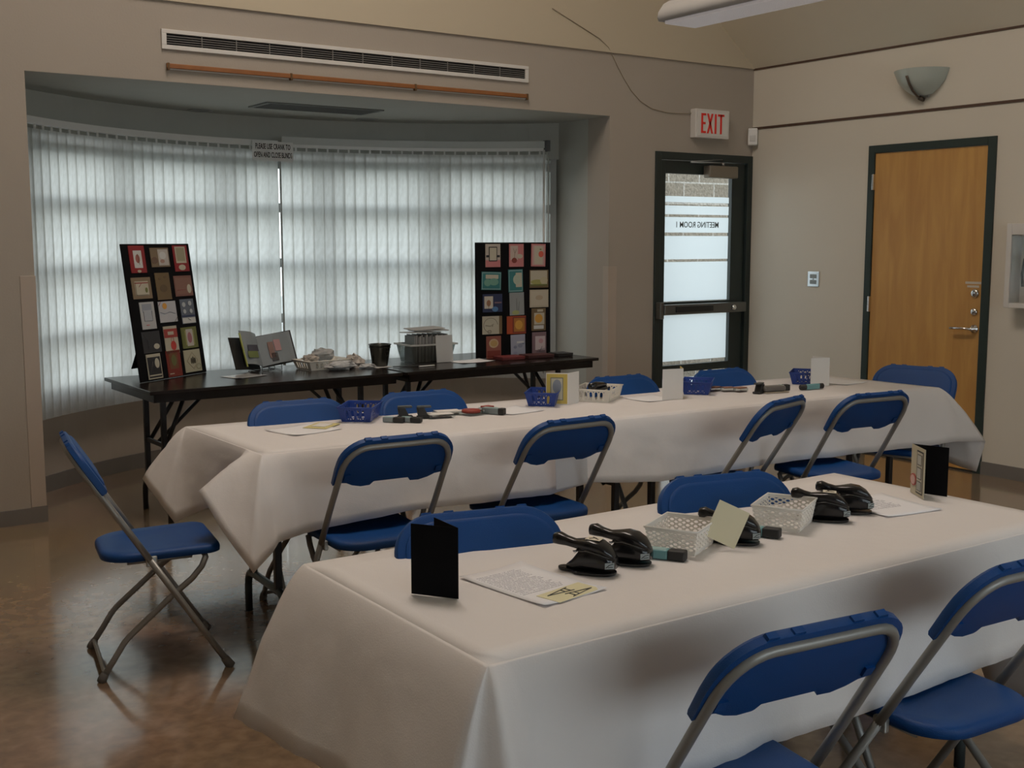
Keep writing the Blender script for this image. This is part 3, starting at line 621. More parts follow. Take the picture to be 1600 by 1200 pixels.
# ------------------------------------------------------------------ folding chairs
def make_chair(name, label, group):
    t = thing(name, label, 'chair', group=group)
    K = .63
    def U(z, off=0): return .235 - K * z
    # rear / back frame: inverted U
    def P(y, z): return (U(z), y, z)
    W2 = .213; pts = []
    zc_ = .718
    for y, z in [(W2, .41), (W2, .55), (W2 - .004, zc_)]: pts.append(P(y, z))
    for (a, bb) in arc(W2 - .09, zc_, .085, 0, PI / 2, 7)[1:]: pts.append(P(a, bb))
    pts += [P(-y, z) for (y, z) in [((q[1]), q[2]) for q in reversed(pts)]]
    MB().tube(pts, .0115, 12).build('back_frame', steel_m, t)
    for s in (1, -1):
        lg = MB().tube([P(s * W2, .42), P(s * (W2 + .004), .2), P(s * (W2 + .006), .014)], .0115, 12).build('leg', steel_m, t)
        MB().tube([P(s * (W2 + .006), .035), P(s * (W2 + .006), .012), (U(0) + .002, s * (W2 + .006), 0.001)], [.0145, .0165, .016], 12).build('foot_cap', cap_m, lg)
        y = s * .186
        path = [(.165, y, .405), (.150, y, .37), (.115, y, .33), (.05, y, .28), (-.05, y, .195), (-.105, y, .148), (-.125, y, .125), (-.16, y, .07), (-.198, y, .014)]
        lg = MB().tube(path, .0110, 12).build('leg', steel_m, t)
        MB().tube([(-.188, y, .03), (-.198, y, .013), (-.203, y, .001)], [.014, .0165, .016], 12).build('foot_cap', cap_m, lg)
        MB().box(U(.41) - .018, U(.41) + .02, s * .190 if s > 0 else -.206, .206 if s > 0 else -.190, .392, .428).build('hinge_bracket', alu_m, t, bevel=.004)
        MB().tube([(.12, s * .17, .408), (-.10, s * .17, .405)], .007, 8).build('slide_rod', steel_m, t)
    MB().tube([(-.190, .184, .03), (-.190, -.184, .03)], .008, 10).build('crossbar', alu_m, t)
    MB().tube([(.165, .186, .405), (.165, -.186, .405)], .009, 10).build('front_bar', steel_m, t)
    # seat: rounded, slightly dished slab
    def outline(sx, sy, off):
        o_ = []
        xf, xb, wf, wb = .222, -.182, .198, .190
        for cx_, cy_, r, a0 in ((xf - .05, wf - .05, .05, 0), (xb + .11, wb - .11, .11, PI / 2), (xb + .11, -(wb - .11), .11, PI), (xf - .05, -(wf - .05), .05, 3 * PI / 2)):
            o_ += arc(cx_, cy_, r, a0, a0 + PI / 2, 7)
        return o_
    rows = []
    for off, z in ((-.014, .410), (-.001, .413), (.0, .428), (-.003, .437), (-.012, .442), (-.05, .439), (-.10, .434)):
        k_ = 1 + off / .19; rows.append([(.02 + (x - .02) * k_, y * k_, z + (x * .02)) for x, y in outline(1, 1, 0)])
    m = MB(); m.loft(rows); m.build('seat', blue_m, t)
    # backrest panel, moulded, in front of the tube
    d = Vector((-K, 0, 1)).normalized(); nrm = Vector((1, 0, K)).normalized(); top = Vector((U(.824), 0, .824))
    def Q(y, s_, off): return top - d * s_ + Vector((0, y, 0)) + nrm * off
    half = [(.0, .196), (.068, .196), (.080, .212), (.115, .214), (.15, .204), (.175, .190), (.205, .186), (.226, .196)]
    side = [(.228, .13), (.226, .10)]
    cor = arc(.226 - .105, .105, .105, 0, PI / 2, 8)
    cor = [(a, .105 - (bb - .105)) for a, bb in cor][1:]
    h = half + side + cor
    full = h + [(-a, bb) for a, bb in reversed(h)][:-1]
    full = [full[i] for i in range(len(full)) if i == 0 or full[i] != full[i - 1]]
    def shrink(pl, k):
        return [(a * (1 - k / .226), .1 + (bb - .1) * (1 - k / .1)) for a, bb in pl]
    m = MB(); secs = []
    for k, off in ((.006, .002), (.0, .004), (.0, .020), (.004, .026), (.012, .028)):
        secs.append([Q(a, bb, off) for a, bb in shrink(full, k)])
    m.loft(secs); bk = m.build('backrest', blue_m, t, auto=True)
    m = MB(); secs = [[Q(a, bb, off) for a, bb in shrink(full, k)] for k, off in ((.022, .025), (.024, .031), (.030, .034), (.036, .034))]
    m.loft(secs); m.build('back_cushion', blue_m, bk, auto=True)
    for y in (-.13, -.07, .07, .13):
        m = MB(); secs = [[Q(y + a, s_, off) for a, s_ in ((-.016, .008), (-.012, -.004), (.012, -.004), (.016, .008))] for off in (.006, .020)]
        m.loft(secs); m.build('stacking_lug', blue_m, bk, smooth=False)
    for s in (-1, 1):
        m = MB(); secs = [[Q(s * .180 + a, .160 + c_, off) for a, c_ in ((-.012, -.012), (.012, -.012), (.012, .012), (-.012, .012))] for off in (-.004, .006)]
        m.loft(secs); m.build('tube_clip', blue_m, bk, smooth=False)
    return t
CH = 'blue plastic folding chairs'
chair0 = make_chair('folding_chair', 'blue folding chair seen side-on at the left end of the middle table', CH)
chair0.location = (-5.515, -2.395, 0); chair0.rotation_euler = (0, 0, math.radians(-9.5))
def place(tx, ty, yaw, label):
    """tx, ty: plan position of the middle of the top tube; the sitter faces yaw"""
    f = Vector((math.cos(yaw), math.sin(yaw)))
    ox = .235 - .63 * .815
    return dup(chair0, label, (tx - f.x * ox, ty - f.y * ox, 0), yaw, CH)
H = PI / 2
place(-4.795, -2.99, H + math.radians(-3), 'blue folding chair on the near side of the middle table, closest to its left end')
place(-4.04, -3.02, H + math.radians(1), 'blue folding chair in front of the white sheet hanging on the middle cover')
place(-2.935, -3.09, H + math.radians(16), 'blue folding chair turned narrow to view, left of the rightmost near-side chair')
place(-2.45, -3.19, H + math.radians(-6), 'rightmost blue folding chair on the near side of the middle table')
place(-4.725, -1.91, -H + math.radians(-4), 'blue folding chair behind the middle table, closest to its left end, by the blue basket')
place(-4.14, -1.95, -H + math.radians(-4), 'blue folding chair behind the middle table, behind the black stamps and red inks')
place(-3.0, -2.0, -H + math.radians(-2), 'blue folding chair behind the middle table, behind the ivory basket')
place(-2.36, -2.07, -H, 'blue folding chair behind the middle table, in front of the glass exit door')
place(-1.34, -2.57, PI + math.radians(20), 'blue folding chair at the right end of the middle table, before the wooden door')
place(-5.20, -4.08, -H + math.radians(-12), 'blue folding chair behind the foreground table, behind the standing black card')
place(-4.36, -4.10, -H + math.radians(-12), 'blue folding chair behind the foreground table, behind the translucent baskets')
place(-5.16, -5.20, H + math.radians(-6), 'large blue folding chair at the bottom of the picture, nearest the viewer')
place(-4.43, -5.17, H + math.radians(-3), 'blue folding chair cut by the right picture edge, near side of the foreground table')

# ------------------------------------------------------------------ folding tables
def make_table(L, Wd, topz, m_top, m_leg, m_foot, label, loc, rz, group, inset=.15, ly=0.0):
    t = thing('folding_table', label, 'table', loc, rz, group)
    h = topz
    MB().box(-L / 2, L / 2, -Wd / 2, Wd / 2, h - .020, h).build('tabletop', m_top, t, bevel=.004)
    a = MB(); a.box(-L / 2 + .03, L / 2 - .03, -Wd / 2 + .03, -Wd / 2 + .045, h - .065, h - .02); a.box(-L / 2 + .03, L / 2 - .03, Wd / 2 - .045, Wd / 2 - .03, h - .065, h - .02)
    a.box(-L / 2 + .03, -L / 2 + .045, -Wd / 2 + .03, Wd / 2 - .03, h - .065, h - .02); a.box(L / 2 - .045, L / 2 - .03, -Wd / 2 + .03, Wd / 2 - .03, h - .065, h - .02)
    a.build('apron', m_top, t)
    for s in (-1, 1):
        x = s * (L / 2 - inset)
        for y in (-.14 + ly, .14 + ly):
            MB().box(x - .014, x + .014, y - .014, y + .014, .16, h - .02).build('leg', m_leg, t, bevel=.003)
        hb = .172; fy = .205
        pts = [(x, -fy, .0), (x, -fy, .10)] + [(x, -fy + .05 - .05 * math.cos(a_), .11 + .062 * math.sin(a_)) for a_ in (.4, .8, 1.2, 1.57)]
        pts = pts + [(p_[0], -p_[1], p_[2]) for p_ in reversed(pts)]
        pts = [(p_[0], p_[1] + ly, p_[2]) for p_ in pts]
        MB().tube(pts, .016, 10).build('foot_rail', m_foot, t)
        MB().box(x - .008, x + .008, -.14 + ly, .14 + ly, .40, .424).build('cross_brace', m_leg, t, bevel=.002)
        MB().tube([(x - s * .01, -.13, .40), (x - s * .17, -.05, h - .04)], .012, 8).tube([(x - s * .01, .13, .40), (x - s * .17, .05, h - .04)], .012, 8).tube([(x - s * .01, 0, .41), (x - s * .34, 0, h - .035)], .018, 8, flat=.5).build('folding_brace', m_leg, t)
    return t
G1 = 'dark folding tables in front of the bay window'
make_table(1.50, .78, .745, tdark_m, tleg_m, tleg_m, 'bare dark folding table left half of the pair below the blinds, under the leaning board', (-4.20, -.20, 0), math.radians(1.2), G1)
make_table(1.47, .78, .745, tdark_m, tleg_m, tleg_m, 'bare dark folding table right half of the pair below the blinds, under the upright board', (-2.685, -.165, 0), math.radians(1.2), G1)
G2 = 'folding tables under white covers'
make_table(1.82, .70, .735, tdark_m, tleg_m, tleg2_m, 'folding table under the left half of the middle white cover', (-4.22, -2.265, 0), math.radians(-2.6), G2, .10, -.06)
make_table(1.82, .70, .735, tdark_m, tleg_m, tleg2_m, 'folding table under the right half of the middle white cover', (-2.39, -2.375, 0), math.radians(-3.2), G2, .10, -.04)
make_table(1.88, .74, .735, tdark_m, tleg_m, tleg2_m, 'folding table under the foreground white cover', (-4.665, -4.415, 0), 0, G2)

# ------------------------------------------------------------------ table covers
def cover(name, label, corners, stations, z=.745, seed=1, nu=40, nv=10, folds=(), rows=14):
    """corners: FL, NL, NR, FR of the top. stations: (edge xy, hem xyz) round the top in order FL->NL->NR->FR->FL, piecewise interpolated"""
    A, B, C_, D = [Vector((*p, z)) for p in corners]; m = MB()
    # top
    vs = []; fs = []
    for j in range(nv + 1):
        for i in range(nu + 1):
            u, v = i / nu, j / nv
            p = (A * (1 - v) + B * v) * (1 - u) + (D * (1 - v) + C_ * v) * u
            dz = .0010 * noise.noise(Vector((p.x * 3, p.y * 3, seed)))
            for fx in folds:
                dz += .0016 * math.exp(-((p.x - fx) / .018) ** 2)
            if 0 < i < nu and 0 < j < nv: p = p + Vector((0, 0, dz))
            vs.append(p)
    for j in range(nv):
        for i in range(nu): fs.append((j * (nu + 1) + i, j * (nu + 1) + i + 1, (j + 1) * (nu + 1) + i + 1, (j + 1) * (nu + 1) + i))
    m.add(vs, fs, 0, True)
    # skirt: every station starts exactly on the rim of the top
    rim = [A, B, C_, D]
    def snap(p):
        best = None
        for i in range(4):
            a, b = rim[i], rim[(i + 1) % 4]; d = b - a; t_ = max(0, min(1, (p - a).dot(d) / d.dot(d))); q_ = a + d * t_
            if best is None or (q_ - p).length < (best - p).length: best = q_
        return best
    S = []
    k = len(stations)
    for i in range(k):
        (e0, h0), (e1, h1) = stations[i], stations[(i + 1) % k]
        e0, e1 = Vector((*e0, z)), Vector((*e1, z)); h0, h1 = Vector(h0), Vector(h1)
        L = max((e1 - e0).length, (h1 - h0).length); n = max(3, int(L / .03))
        for q in range(n): S.append((snap(e0.lerp(e1, q / n)), h0.lerp(h1, q / n)))
    N = len(S); vs = []; fs = []; acc = 0
    cen = (A + B + C_ + D) / 4
    for i, (e, hm) in enumerate(S):
        if i: acc += (hm - S[i - 1][1]).length
        out = (hm - e); out.z = 0
        o2 = Vector((e.x - cen.x, e.y - cen.y, 0)).normalized() if out.length < 1e-4 else out.normalized()
        for r in range(rows + 1):
            v = (r / rows) ** 1.7
            p = e.lerp(hm, v)
            # quick turn over the table edge, then hanging nearly straight
            hang = Vector((e.x, e.y, 0)) + Vector((out.x, out.y, 0)) * (v ** .75)
            p.x, p.y = hang.x, hang.y
            wr = .014 * v * noise.noise(Vector((acc * 5, v * 1.6, seed * 3.1))) + .006 * v * noise.noise(Vector((acc * 22, v * 2, seed))) + .004 * min(1, v * 3) * noise.noise(Vector((acc * 12, v * 9, seed + 4)))
            p += o2 * (wr + .004 * min(1, v * 8))
            if r == rows: p.z += .006 * noise.noise(Vector((acc * 4, 0, seed)))
            vs.append(p)
    for i in range(N):
        for r in range(rows):
            a = i * (rows + 1) + r; c2 = ((i + 1) % N) * (rows + 1) + r
            fs.append((a, c2, c2 + 1, a + 1))
    m.add(vs, fs, 0, True)
    o = m.build(name, cloth_m, None, weld=True, solid=.0012)
    return tag(o, label, 'tablecloth', 'white table covers')
FL, NL, NR, FR = (-5.17, -1.815), (-5.16, -2.60), (-1.46, -2.79), (-1.51, -2.06)
st = [(FL, (-5.33, -1.74, .53)), (FL, (-5.30, -2.02, .40)), ((-5.168, -2.0), (-5.25, -2.10, .44)), ((-5.166, -2.2), (-5.22, -2.25, .50)), ((-5.163, -2.45), (-5.20, -2.42, .56)),
      ((-5.161, -2.52), (-5.37, -2.52, .62)), (NL, (-5.285, -2.80, .37)), (NL, (-5.20, -2.765, .42)), ((-5.13, -2.602), (-5.17, -2.755, .455)), ((-5.06, -2.606), (-5.05, -2.70, .46)),
      ((-4.6, -2.63), (-4.62, -2.72, .49)), ((-3.97, -2.66), (-3.97, -2.74, .475)), ((-3.75, -2.67), (-3.75, -2.75, .50)), ((-3.4, -2.69), (-3.39, -2.76, .465)), ((-2.7, -2.725), (-2.7, -2.80, .475)),
      ((-2.1, -2.757), (-2.1, -2.83, .47)), ((-1.6, -2.782), (-1.66, -2.86, .46)), (NR, (-1.45, -2.90, .47)), (NR, (-1.20, -2.90, .45)), (NR, (-1.19, -2.86, .275)), ((-1.47, -2.65), (-1.32, -2.66, .335)),
      ((-1.49, -2.4), (-1.38, -2.4, .42)), (FR, (-1.42, -2.0, .42)), (FR, (-1.5, -1.95, .45)), ((-2.4, -2.0), (-2.4, -1.95, .46)), ((-4.0, -1.88), (-4.0, -1.82, .46)), ((-5.0, -1.825), (-5.0, -1.77, .47))]
cover('table_cover', 'white paper table cover on the long middle table', (FL, NL, NR, FR), st, seed=2, nu=60, folds=(-4.9, -4.2, -3.5, -2.7, -2.1))
FL, NL, NR, FR = (-5.64, -4.015), (-5.645, -4.825), (-3.70, -4.82), (-3.72, -4.0)
st = [(FL, (-5.74, -3.93, .42)), (FL, (-5.83, -4.02, .405)), ((-5.641, -4.2), (-5.80, -4.2, .41)), ((-5.643, -4.5), (-5.79, -4.5, .44)), ((-5.644, -4.7), (-5.80, -4.72, .42)), (NL, (-5.80, -4.90, .39)), (NL, (-5.73, -4.90, .42)), (NL, (-5.68, -5.0, .38)), ((-5.60, -4.826), (-5.56, -4.90, .42)),
      ((-5.4, -4.83), (-5.4, -4.895, .43)), ((-5.0, -4.835), (-5.0, -4.875, .435)), ((-4.6, -4.84), (-4.6, -4.88, .44)), ((-4.2, -4.835), (-4.2, -4.87, .445)), ((-3.9, -4.83), (-3.88, -4.88, .45)),
      (NR, (-3.68, -4.95, .42)), (NR, (-3.60, -4.87, .13)), ((-3.705, -4.6), (-3.62, -4.55, .13)), ((-3.71, -4.4), (-3.62, -4.4, .40)), (FR, (-3.62, -3.98, .42)), (FR, (-3.74, -3.92, .42)), ((-4.5, -4.0), (-4.5, -3.93, .45)), ((-5.4, -4.01), (-5.4, -3.94, .45))]
cover('table_cover', 'white paper table cover on the foreground table', (FL, NL, NR, FR), st, seed=5, nu=44, folds=(-5.25, -4.9, -4.35, -3.95))

# ------------------------------------------------------------------ card display boards
TX = {'tz': .745}
CR, PK, WH, BK, TN = (.50, .46, .36), (.55, .20, .20), (.60, .60, .58), (.01, .01, .012), (.20, .13, .08)
def card(board, u, v, w, h, col, deco, rot=0.0, label=None):
    """a greeting card fixed on the board; deco in card units 0..1"""
    col = tuple(v_ * .82 for v_ in col)  # card colours darkened to put in the shade of the backlit boards
    c = MB().box(-w / 2, w / 2, -.003, 0, -h / 2, h / 2).build('greeting_card', pm(col), board, loc=(u, -.0055, v), rot=(0, rot, 0), label=label)
    groups = {}
    lay = 0
    for d in deco:
        kind, cc = d[0], d[-1]; lay += 1; y = -.003 - .0005 * lay
        m = groups.setdefault(cc, MB())
        X = lambda a: (a - .5) * w
        Z = lambda a: (a - .5) * h
        if kind == 'box': m.box(X(d[1]), X(d[3]), y, y + .0006 * lay, Z(d[2]), Z(d[4]))
        elif kind == 'disc':
            pl = [(X(d[1]) + d[3] * w * math.cos(a * PI / 8), Z(d[2]) + d[4] * h * math.sin(a * PI / 8)) for a in range(16)]
            m.prism(pl, lambda a, b_: (a, y, b_), lambda a, b_: (a, y + .0005 * lay, b_))
        elif kind == 'line':
            m.tube([(X(a), y, Z(b_)) for a, b_ in d[1]], .0011, 5)
    for cc, m in groups.items(): m.build('card_artwork', pm(tuple(v_ * .85 for v_ in cc)), c)  # artwork colours darkened for the same backlit shade
    return c
def ring(cx, cy, rx, ry, a0=0, a1=2 * PI, n=14): return [(cx + rx * math.cos(a0 + (a1 - a0) * i / n), cy + ry * math.sin(a0 + (a1 - a0) * i / n)) for i in range(n + 1)]
def make_board(label, loc, rot):
    t = thing('card_display_board', label, 'display board', loc, rot=rot)
    MB().box(0, .58, -.005, .005, 0, .757).build('board_panel', blackmat_m, t, bevel=.003)
    return t
bz = .745
B1 = make_board('black display board of greeting cards leaning back on the left dark table', (-4.87, -.21, bz + .001), (-math.radians(7.7), 0, math.radians(33.4)))
def strut(board, y): MB().box(.20, .38, .006, .010, 0.02, .45).build('rear_strut', blackmat_m, board, rot=(math.radians(y), 0, 0), loc=(0, .003, .12))
B2 = make_board('black display board of greeting cards standing upright on the right dark table', (-2.665, -.155, bz + .001), (-math.radians(.5), 0, math.radians(-3.3)))
for B_ in (B1, B2): MB().box(.20, .38, 0, .004, -.42, 0).build('rear_strut', blackmat_m, B_, loc=(0, .006, .44), rot=(math.radians(18 if B_ == B2 else 30), 0, 0))
RED, DRED, GRN, TEAL, NAVY, SLATE, BRN, ROSE, ORG, YEL, LAV, MAU, GREY = (.28, .02, .025), (.20, .03, .02), (.16, .17, .05), (.03, .19, .20), (.02, .03, .09), (.13, .15, .19), (.17, .115, .055), (.22, .10, .08), (.42, .07, .02), (.62, .32, .05), (.36, .37, .46), (.22, .14, .16), (.10, .10, .10)
P, L_ = (.112, .150), (.148, .118)
W_ = B2
card(W_, .13, .672, *P, (.48, .42, .36), [('box', .0, .0, 1, .3, PK), ('box', .04, .42, .96, .52, BK), ('box', .22, .25, .78, .88, BK), ('box', .27, .29, .73, .84, CR)], label='pink and cream greeting card')
card(W_, .31, .672, *P, PK, [('box', .08, .30, .60, .92, (.52, .42, .36)), ('disc', .35, .28, .18, .12, DRED), ('line', [(.35, .36), (.38, .6), (.28, .8)], BRN), ('line', [(.38, .6), (.5, .78)], BRN), ('disc', .72, .46, .2, .1, CR)], label='pink greeting card with a red vase')
card(W_, .482, .672, *P, PK, [('box', .08, .06, .92, .94, (.52, .34, .32)), ('box', .2, .1, .8, .9, CR), ('disc', .68, .55, .18, .14, (.6, .10, .06)), ('disc', .64, .76, .07, .03, GRN)], rot=.02, label='pink greeting card with a red apple')
card(W_, .117, .507, *L_, TEAL, [('box', .03, .04, .97, .96, (.35, .45, .45)), ('box', .05, .07, .95, .93, TEAL), ('box', .2, .62, .85, .84, CR), ('disc', .3, .4, .18, .2, (.15, .33, .26)), ('disc', .62, .45, .24, .2, (.15, .33, .26))], rot=.03, label='teal greeting card with green leaves')
card(W_, .303, .505, *P, TEAL, [('box', .04, .04, .96, .96, (.3, .45, .46)), ('box', .07, .07, .93, .93, TEAL), ('box', .5, .22, .92, .85, CR), ('disc', .58, .55, .26, .22, (.42, .48, .38))], rot=-.02, label='teal greeting card with a pale flower')
card(W_, .487, .515, *L_, BRN, [('box', .04, .1, .93, .96, CR), ('disc', .4, .32, .35, .14, (.35, .35, .12)), ('disc', .75, .4, .2, .2, (.5, .45, .3)), ('box', .04, .1, .93, .2, GRN)], label='cream greeting card with green grass and brown edge')
card(W_, .125, .362, *L_, NAVY, [('box', .08, .2, .52, .88, (.56, .52, .44)), ('disc', .3, .5, .11, .18, (.32, .15, .08)), ('line', [(.3, .2), (.3, .6)], BRN), ('box', .6, .48, .95, .56, MAU), ('disc', .62, .16, .16, .14, (.08, .2, .4))], label='navy greeting card with a small tree')
card(W_, .312, .352, *P, (.30, .32, .32), [('disc', .4, .12, .25, .1, (.36, .38, .15)), ('line', [(.5, .2), (.48, .75)], GREY), ('line', [(.6, .2), (.66, .6)], GREY)], rot=-.02, label='pale grey greeting card')
card(W_, .487, .383, *L_, (.48, .42, .32), [('box', .05, .1, .95, .93, (.52, .46, .36)), ('disc', .5, .55, .2, .14, (.45, .36, .25))], label='plain cream greeting card')
card(W_, .121, .217, *L_, CR, [('line', ring(.42, .5, .36, .4, 0.1, 4.6), (.06, .05, .05)), ('line', [(.16, .5), (.4, .45), (.55, .58), (.5, .42)], (.06, .05, .05)), ('line', ring(.35, .14, .09, .09), (.06, .05, .05)), ('box', .86, 0, 1, 1, BRN)], label='cream greeting card with a black spiral')
card(W_, .308, .212, *L_, ORG, [('box', .3, .05, 1, .95, DRED), ('box', .36, .12, .93, .88, (.40, .17, .03)), ('disc', .62, .5, .2, .26, YEL)], label='orange and red greeting card')
card(W_, .483, .242, *P, BRN, [('box', .18, .28, .9, .8, CR), ('disc', .5, .55, .28, .2, YEL), ('box', .15, .08, .85, .24, WH), ('box', .4, .85, .8, .95, CR)], label='brown greeting card with a yellow flower')
card(W_, .132, .07, *P, (.30, .10, .07), [('box', .05, .05, .95, .36, DRED), ('disc', .5, .68, .32, .2, (.55, .40, .25)), ('disc', .5, .68, .24, .14, (.5, .32, .12))], label='red-brown greeting card with a gold oval')
card(W_, .32, .072, *P, LAV, [('disc', .3, .45, .12, .07, (.2, .22, .3)), ('disc', .65, .5, .16, .09, (.24, .26, .34)), ('disc', .85, .6, .09, .05, (.2, .22, .3)), ('disc', .3, .2, .12, .06, (.3, .3, .42)), ('box', .4, .62, .9, .7, (.6, .6, .6))], rot=-.02, label='lavender greeting card with grey flowers')
card(W_, .487, .082, *P, MAU, [('box', .22, .2, .92, .82, (.55, .46, .47)), ('disc', .62, .6, .16, .11, (.5, .28, .3)), ('line', [(.3, .12), (.9, .12)], BK), ('line', [(.4, .2), (.9, .26)], BK), ('line', [(.5, .12), (.7, .36)], BK)], label='mauve greeting card with a pink flower')
W_ = B1; P2, L2 = (.128, .150), (.158, .118)
card(W_, .115, .672, *P2, RED, [('box', .25, .18, .78, .82, WH), ('disc', .5, .52, .14, .16, (.35, .12, .1)), ('line', [(.5, .7), (.58, .3)], BRN), ('disc', .5, .06, .12, .05, CR)], label='red greeting card with a white panel')
card(W_, .305, .680, .158, .108, (.22, .16, .10), [('box', .4, .08, .95, .92, (.5, .46, .42)), ('disc', .65, .6, .18, .2, WH), ('disc', .6, .3, .12, .1, (.4, .25, .2)), ('disc', .18, .35, .16, .18, (.15, .09, .06))], label='tan greeting card with a white floral panel')
card(W_, .488, .672, *P2, RED, [('box', .14, .32, .86, .95, CR), ('box', .22, .4, .78, .9, (.33, .30, .2)), ('disc', .5, .15, .24, .11, CR)], label='red greeting card with an olive panel')
card(W_, .115, .513, *L2, (.25, .18, .11), [('box', .15, .15, .85, .82, CR), ('box', .15, .72, .85, .76, RED), ('line', [(.5, .73), (.35, .55)], RED), ('line', [(.18, .78), (.18, .18), (.82, .18)], BRN), ('disc', .72, .4, .06, .12, GRN)], label='tan greeting card with a red ribbon')
card(W_, .298, .517, .122, .152, BRN, [('disc', .5, .42, .26, .14, (.12, .08, .04)), ('disc', .3, .78, .08, .05, (.14, .09, .05)), ('disc', .68, .84, .08, .05, (.14, .09, .05))], label='plain brown greeting card')
card(W_, .475, .513, *L2, ROSE, [('box', .06, .1, .94, .9, (.25, .13, .10)), ('disc', .8, .35, .12, .22, CR), ('line', [(.1, .3), (.6, .32)], RED)], label='dull rose greeting card')
card(W_, .133, .36, .118, .150, (.50, .50, .50), [('box', .15, .62, .82, .93, (.3, .33, .38)), ('box', .2, .3, .78, .7, (.42, .44, .48)), ('line', [(.2, .66), (.2, .3), (.78, .3), (.78, .66)], BK), ('disc', .4, .15, .12, .02, PK)], label='white greeting card with a grey-blue sketch')
card(W_, .305, .372, .150, .118, (.52, .52, .55), [('disc', .35, .78, .13, .15, (.65, .32, .06)), ('line', [(.05, .5), (.3, .4), (.6, .5), (.9, .38)], (.25, .3, .4)), ('line', [(.0, .8), (.16, 1)], RED), ('line', [(.8, 0), (1, .22)], BRN)], label='white greeting card with an orange sun')
card(W_, .482, .365, .122, .142, SLATE, [('box', .02, .02, .98, .24, WH), ('box', 0, .28, 1, .34, NAVY), ('disc', .25, .78, .12, .1, (.45, .48, .5)), ('disc', .7, .82, .12, .1, (.45, .48, .5)), ('disc', .25, .5, .1, .09, (.45, .48, .5)), ('disc', .72, .5, .1, .09, (.45, .48, .5)), ('line', [(.4, .22), (.6, .12)], BK)], label='slate greeting card with snowflakes')
card(W_, .13, .213, .150, .118, (.035, .035, .04), [('disc', .75, .28, .16, .13, (.5, .47, .38)), ('line', [(.1, .9), (.3, .6), (.3, .2)], GREY)], label='charcoal greeting card with a cream oval')
card(W_, .300, .213, .116, .155, CR, [('box', 0, .58, 1, .9, (.33, .05, .04)), ('box', .28, .68, .72, .8, CR), ('disc', .6, .28, .2, .17, (.5, .05, .04)), ('line', ring(.55, .5, .1, .1), (.5, .05, .04))], label='red and cream greeting card with a red ornament')
card(W_, .463, .213, .140, .122, GRN, [('box', .22, .15, .8, .85, (.3, .3, .12)), ('box', .3, .1, .72, .9, (.48, .44, .4)), ('disc', .5, .5, .14, .26, (.35, .14, .16))], label='green greeting card with a pink figure')
card(W_, .125, .078, .118, .138, CR, [('box', .05, .05, .95, .88, (.02, .02, .025)), ('box', .08, .12, .92, .17, CR), ('disc', .7, .62, .16, .2, CR), ('line', [(.2, .3), (.4, .7)], GREY)], label='black greeting card with a cream border')
card(W_, .295, .078, .122, .148, DRED, [('box', .18, .3, .8, .9, (.16, .07, .03)), ('disc', .5, .62, .18, .22, (.14, .14, .05)), ('box', .1, .1, .4, .14, CR)], label='dark red greeting card')
card(W_, .462, .078, .148, .128, (.45, .42, .30), [('line', [(.15, .5), (.5, .88), (.8, .5), (.5, .12), (.15, .5)], (.18, .12, .08)), ('disc', .42, .5, .05, .14, (.06, .05, .03)), ('disc', .52, .52, .05, .17, (.06, .05, .03)), ('disc', .62, .5, .05, .13, (.06, .05, .03)), ('line', ring(.8, .22, .14, .12), GRN)], label='cream greeting card with dark trees in a diamond')

# ------------------------------------------------------------------ open album on a wire stand
t = thing('open_album', 'open picture album with dark covers propped on a wire stand', 'book', (-4.06, .03, bz + .012), math.radians(12))
tilt = Matrix.Rotation(math.radians(-22), 4, 'X')
def leaf_(m, x0, x1, z0, z1, bow, yoff, th, mi=0, skew=0):
    n = 10; secs = []
    for i in range(n + 1):
        s_ = i / n; x = x0 + (x1 - x0) * s_; y = yoff - bow * math.sin(PI * min(1, s_ * 1.1)) * .8 - abs(x) * .22
        z = z0 + skew * s_
        secs.append([tilt @ Vector(q_) for q_ in ((x, y, z), (x, y, z1 + skew * s_), (x, y + th, z1 + skew * s_), (x, y + th, z))])
    m.loft(secs, mi); return m
leaf_(MB(), 0, .225, 0, .20, .0, .004, .004, skew=.012).build('cover', mat('black_leatherette', (.012, .012, .012), .4), t, smooth=False)
leaf_(MB(), 0, -.20, 0, .20, .0, .03, .004, skew=.0).build('cover', mat('black_leatherette', (.012, .012, .012), .4), t, smooth=False)
leaf_(MB(), 0, .215, .008, .195, .018, .002, .006, skew=.012).build('page_block', mat('album_page', (.20, .225, .24), .35), t, smooth=False)
leaf_(MB(), 0, -.125, .008, .215, .018, -.002, .006, skew=.02).build('page_block', mat('album_page', (.20, .225, .24), .35), t, smooth=False)
leaf_(MB(), -.122, -.130, .008, .22, .0, -.004, .010).build('page_edge', mat('lime_page_edge', (.40, .42, .12), .5), t, smooth=False)
for (x0, x1, z0, z1, c_) in ((.05, .085, .05, .15, (.2, .12, .1)), (.09, .13, .09, .16, (.35, .2, .2)), (.06, .10, .03, .08, (.04, .04, .04)), (-.11, -.03, .06, .10, (.14, .17, .06)), (-.10, -.02, .10, .14, (.06, .06, .08))):
    leaf_(MB(), x0, x1, z0, z1, .0, -.016 if x0 > 0 else -.020, .0015).build('album_picture', pm(c_), t, smooth=False)
st_ = thing('album_stand', 'black wire stand holding the open album on the dark table', 'stand', (-4.06, .03, bz), math.radians(12))
wire = mat('black_wire', (.02, .02, .02), .4, .5)
for x in (-.07, .07):
    MB().tube([(x, -.085, .035), (x, -.09, .004), (x, -.02, .004), (x, .05, .004), (x, .085, .16)], .0028, 6).build('wire_side', wire, st_)
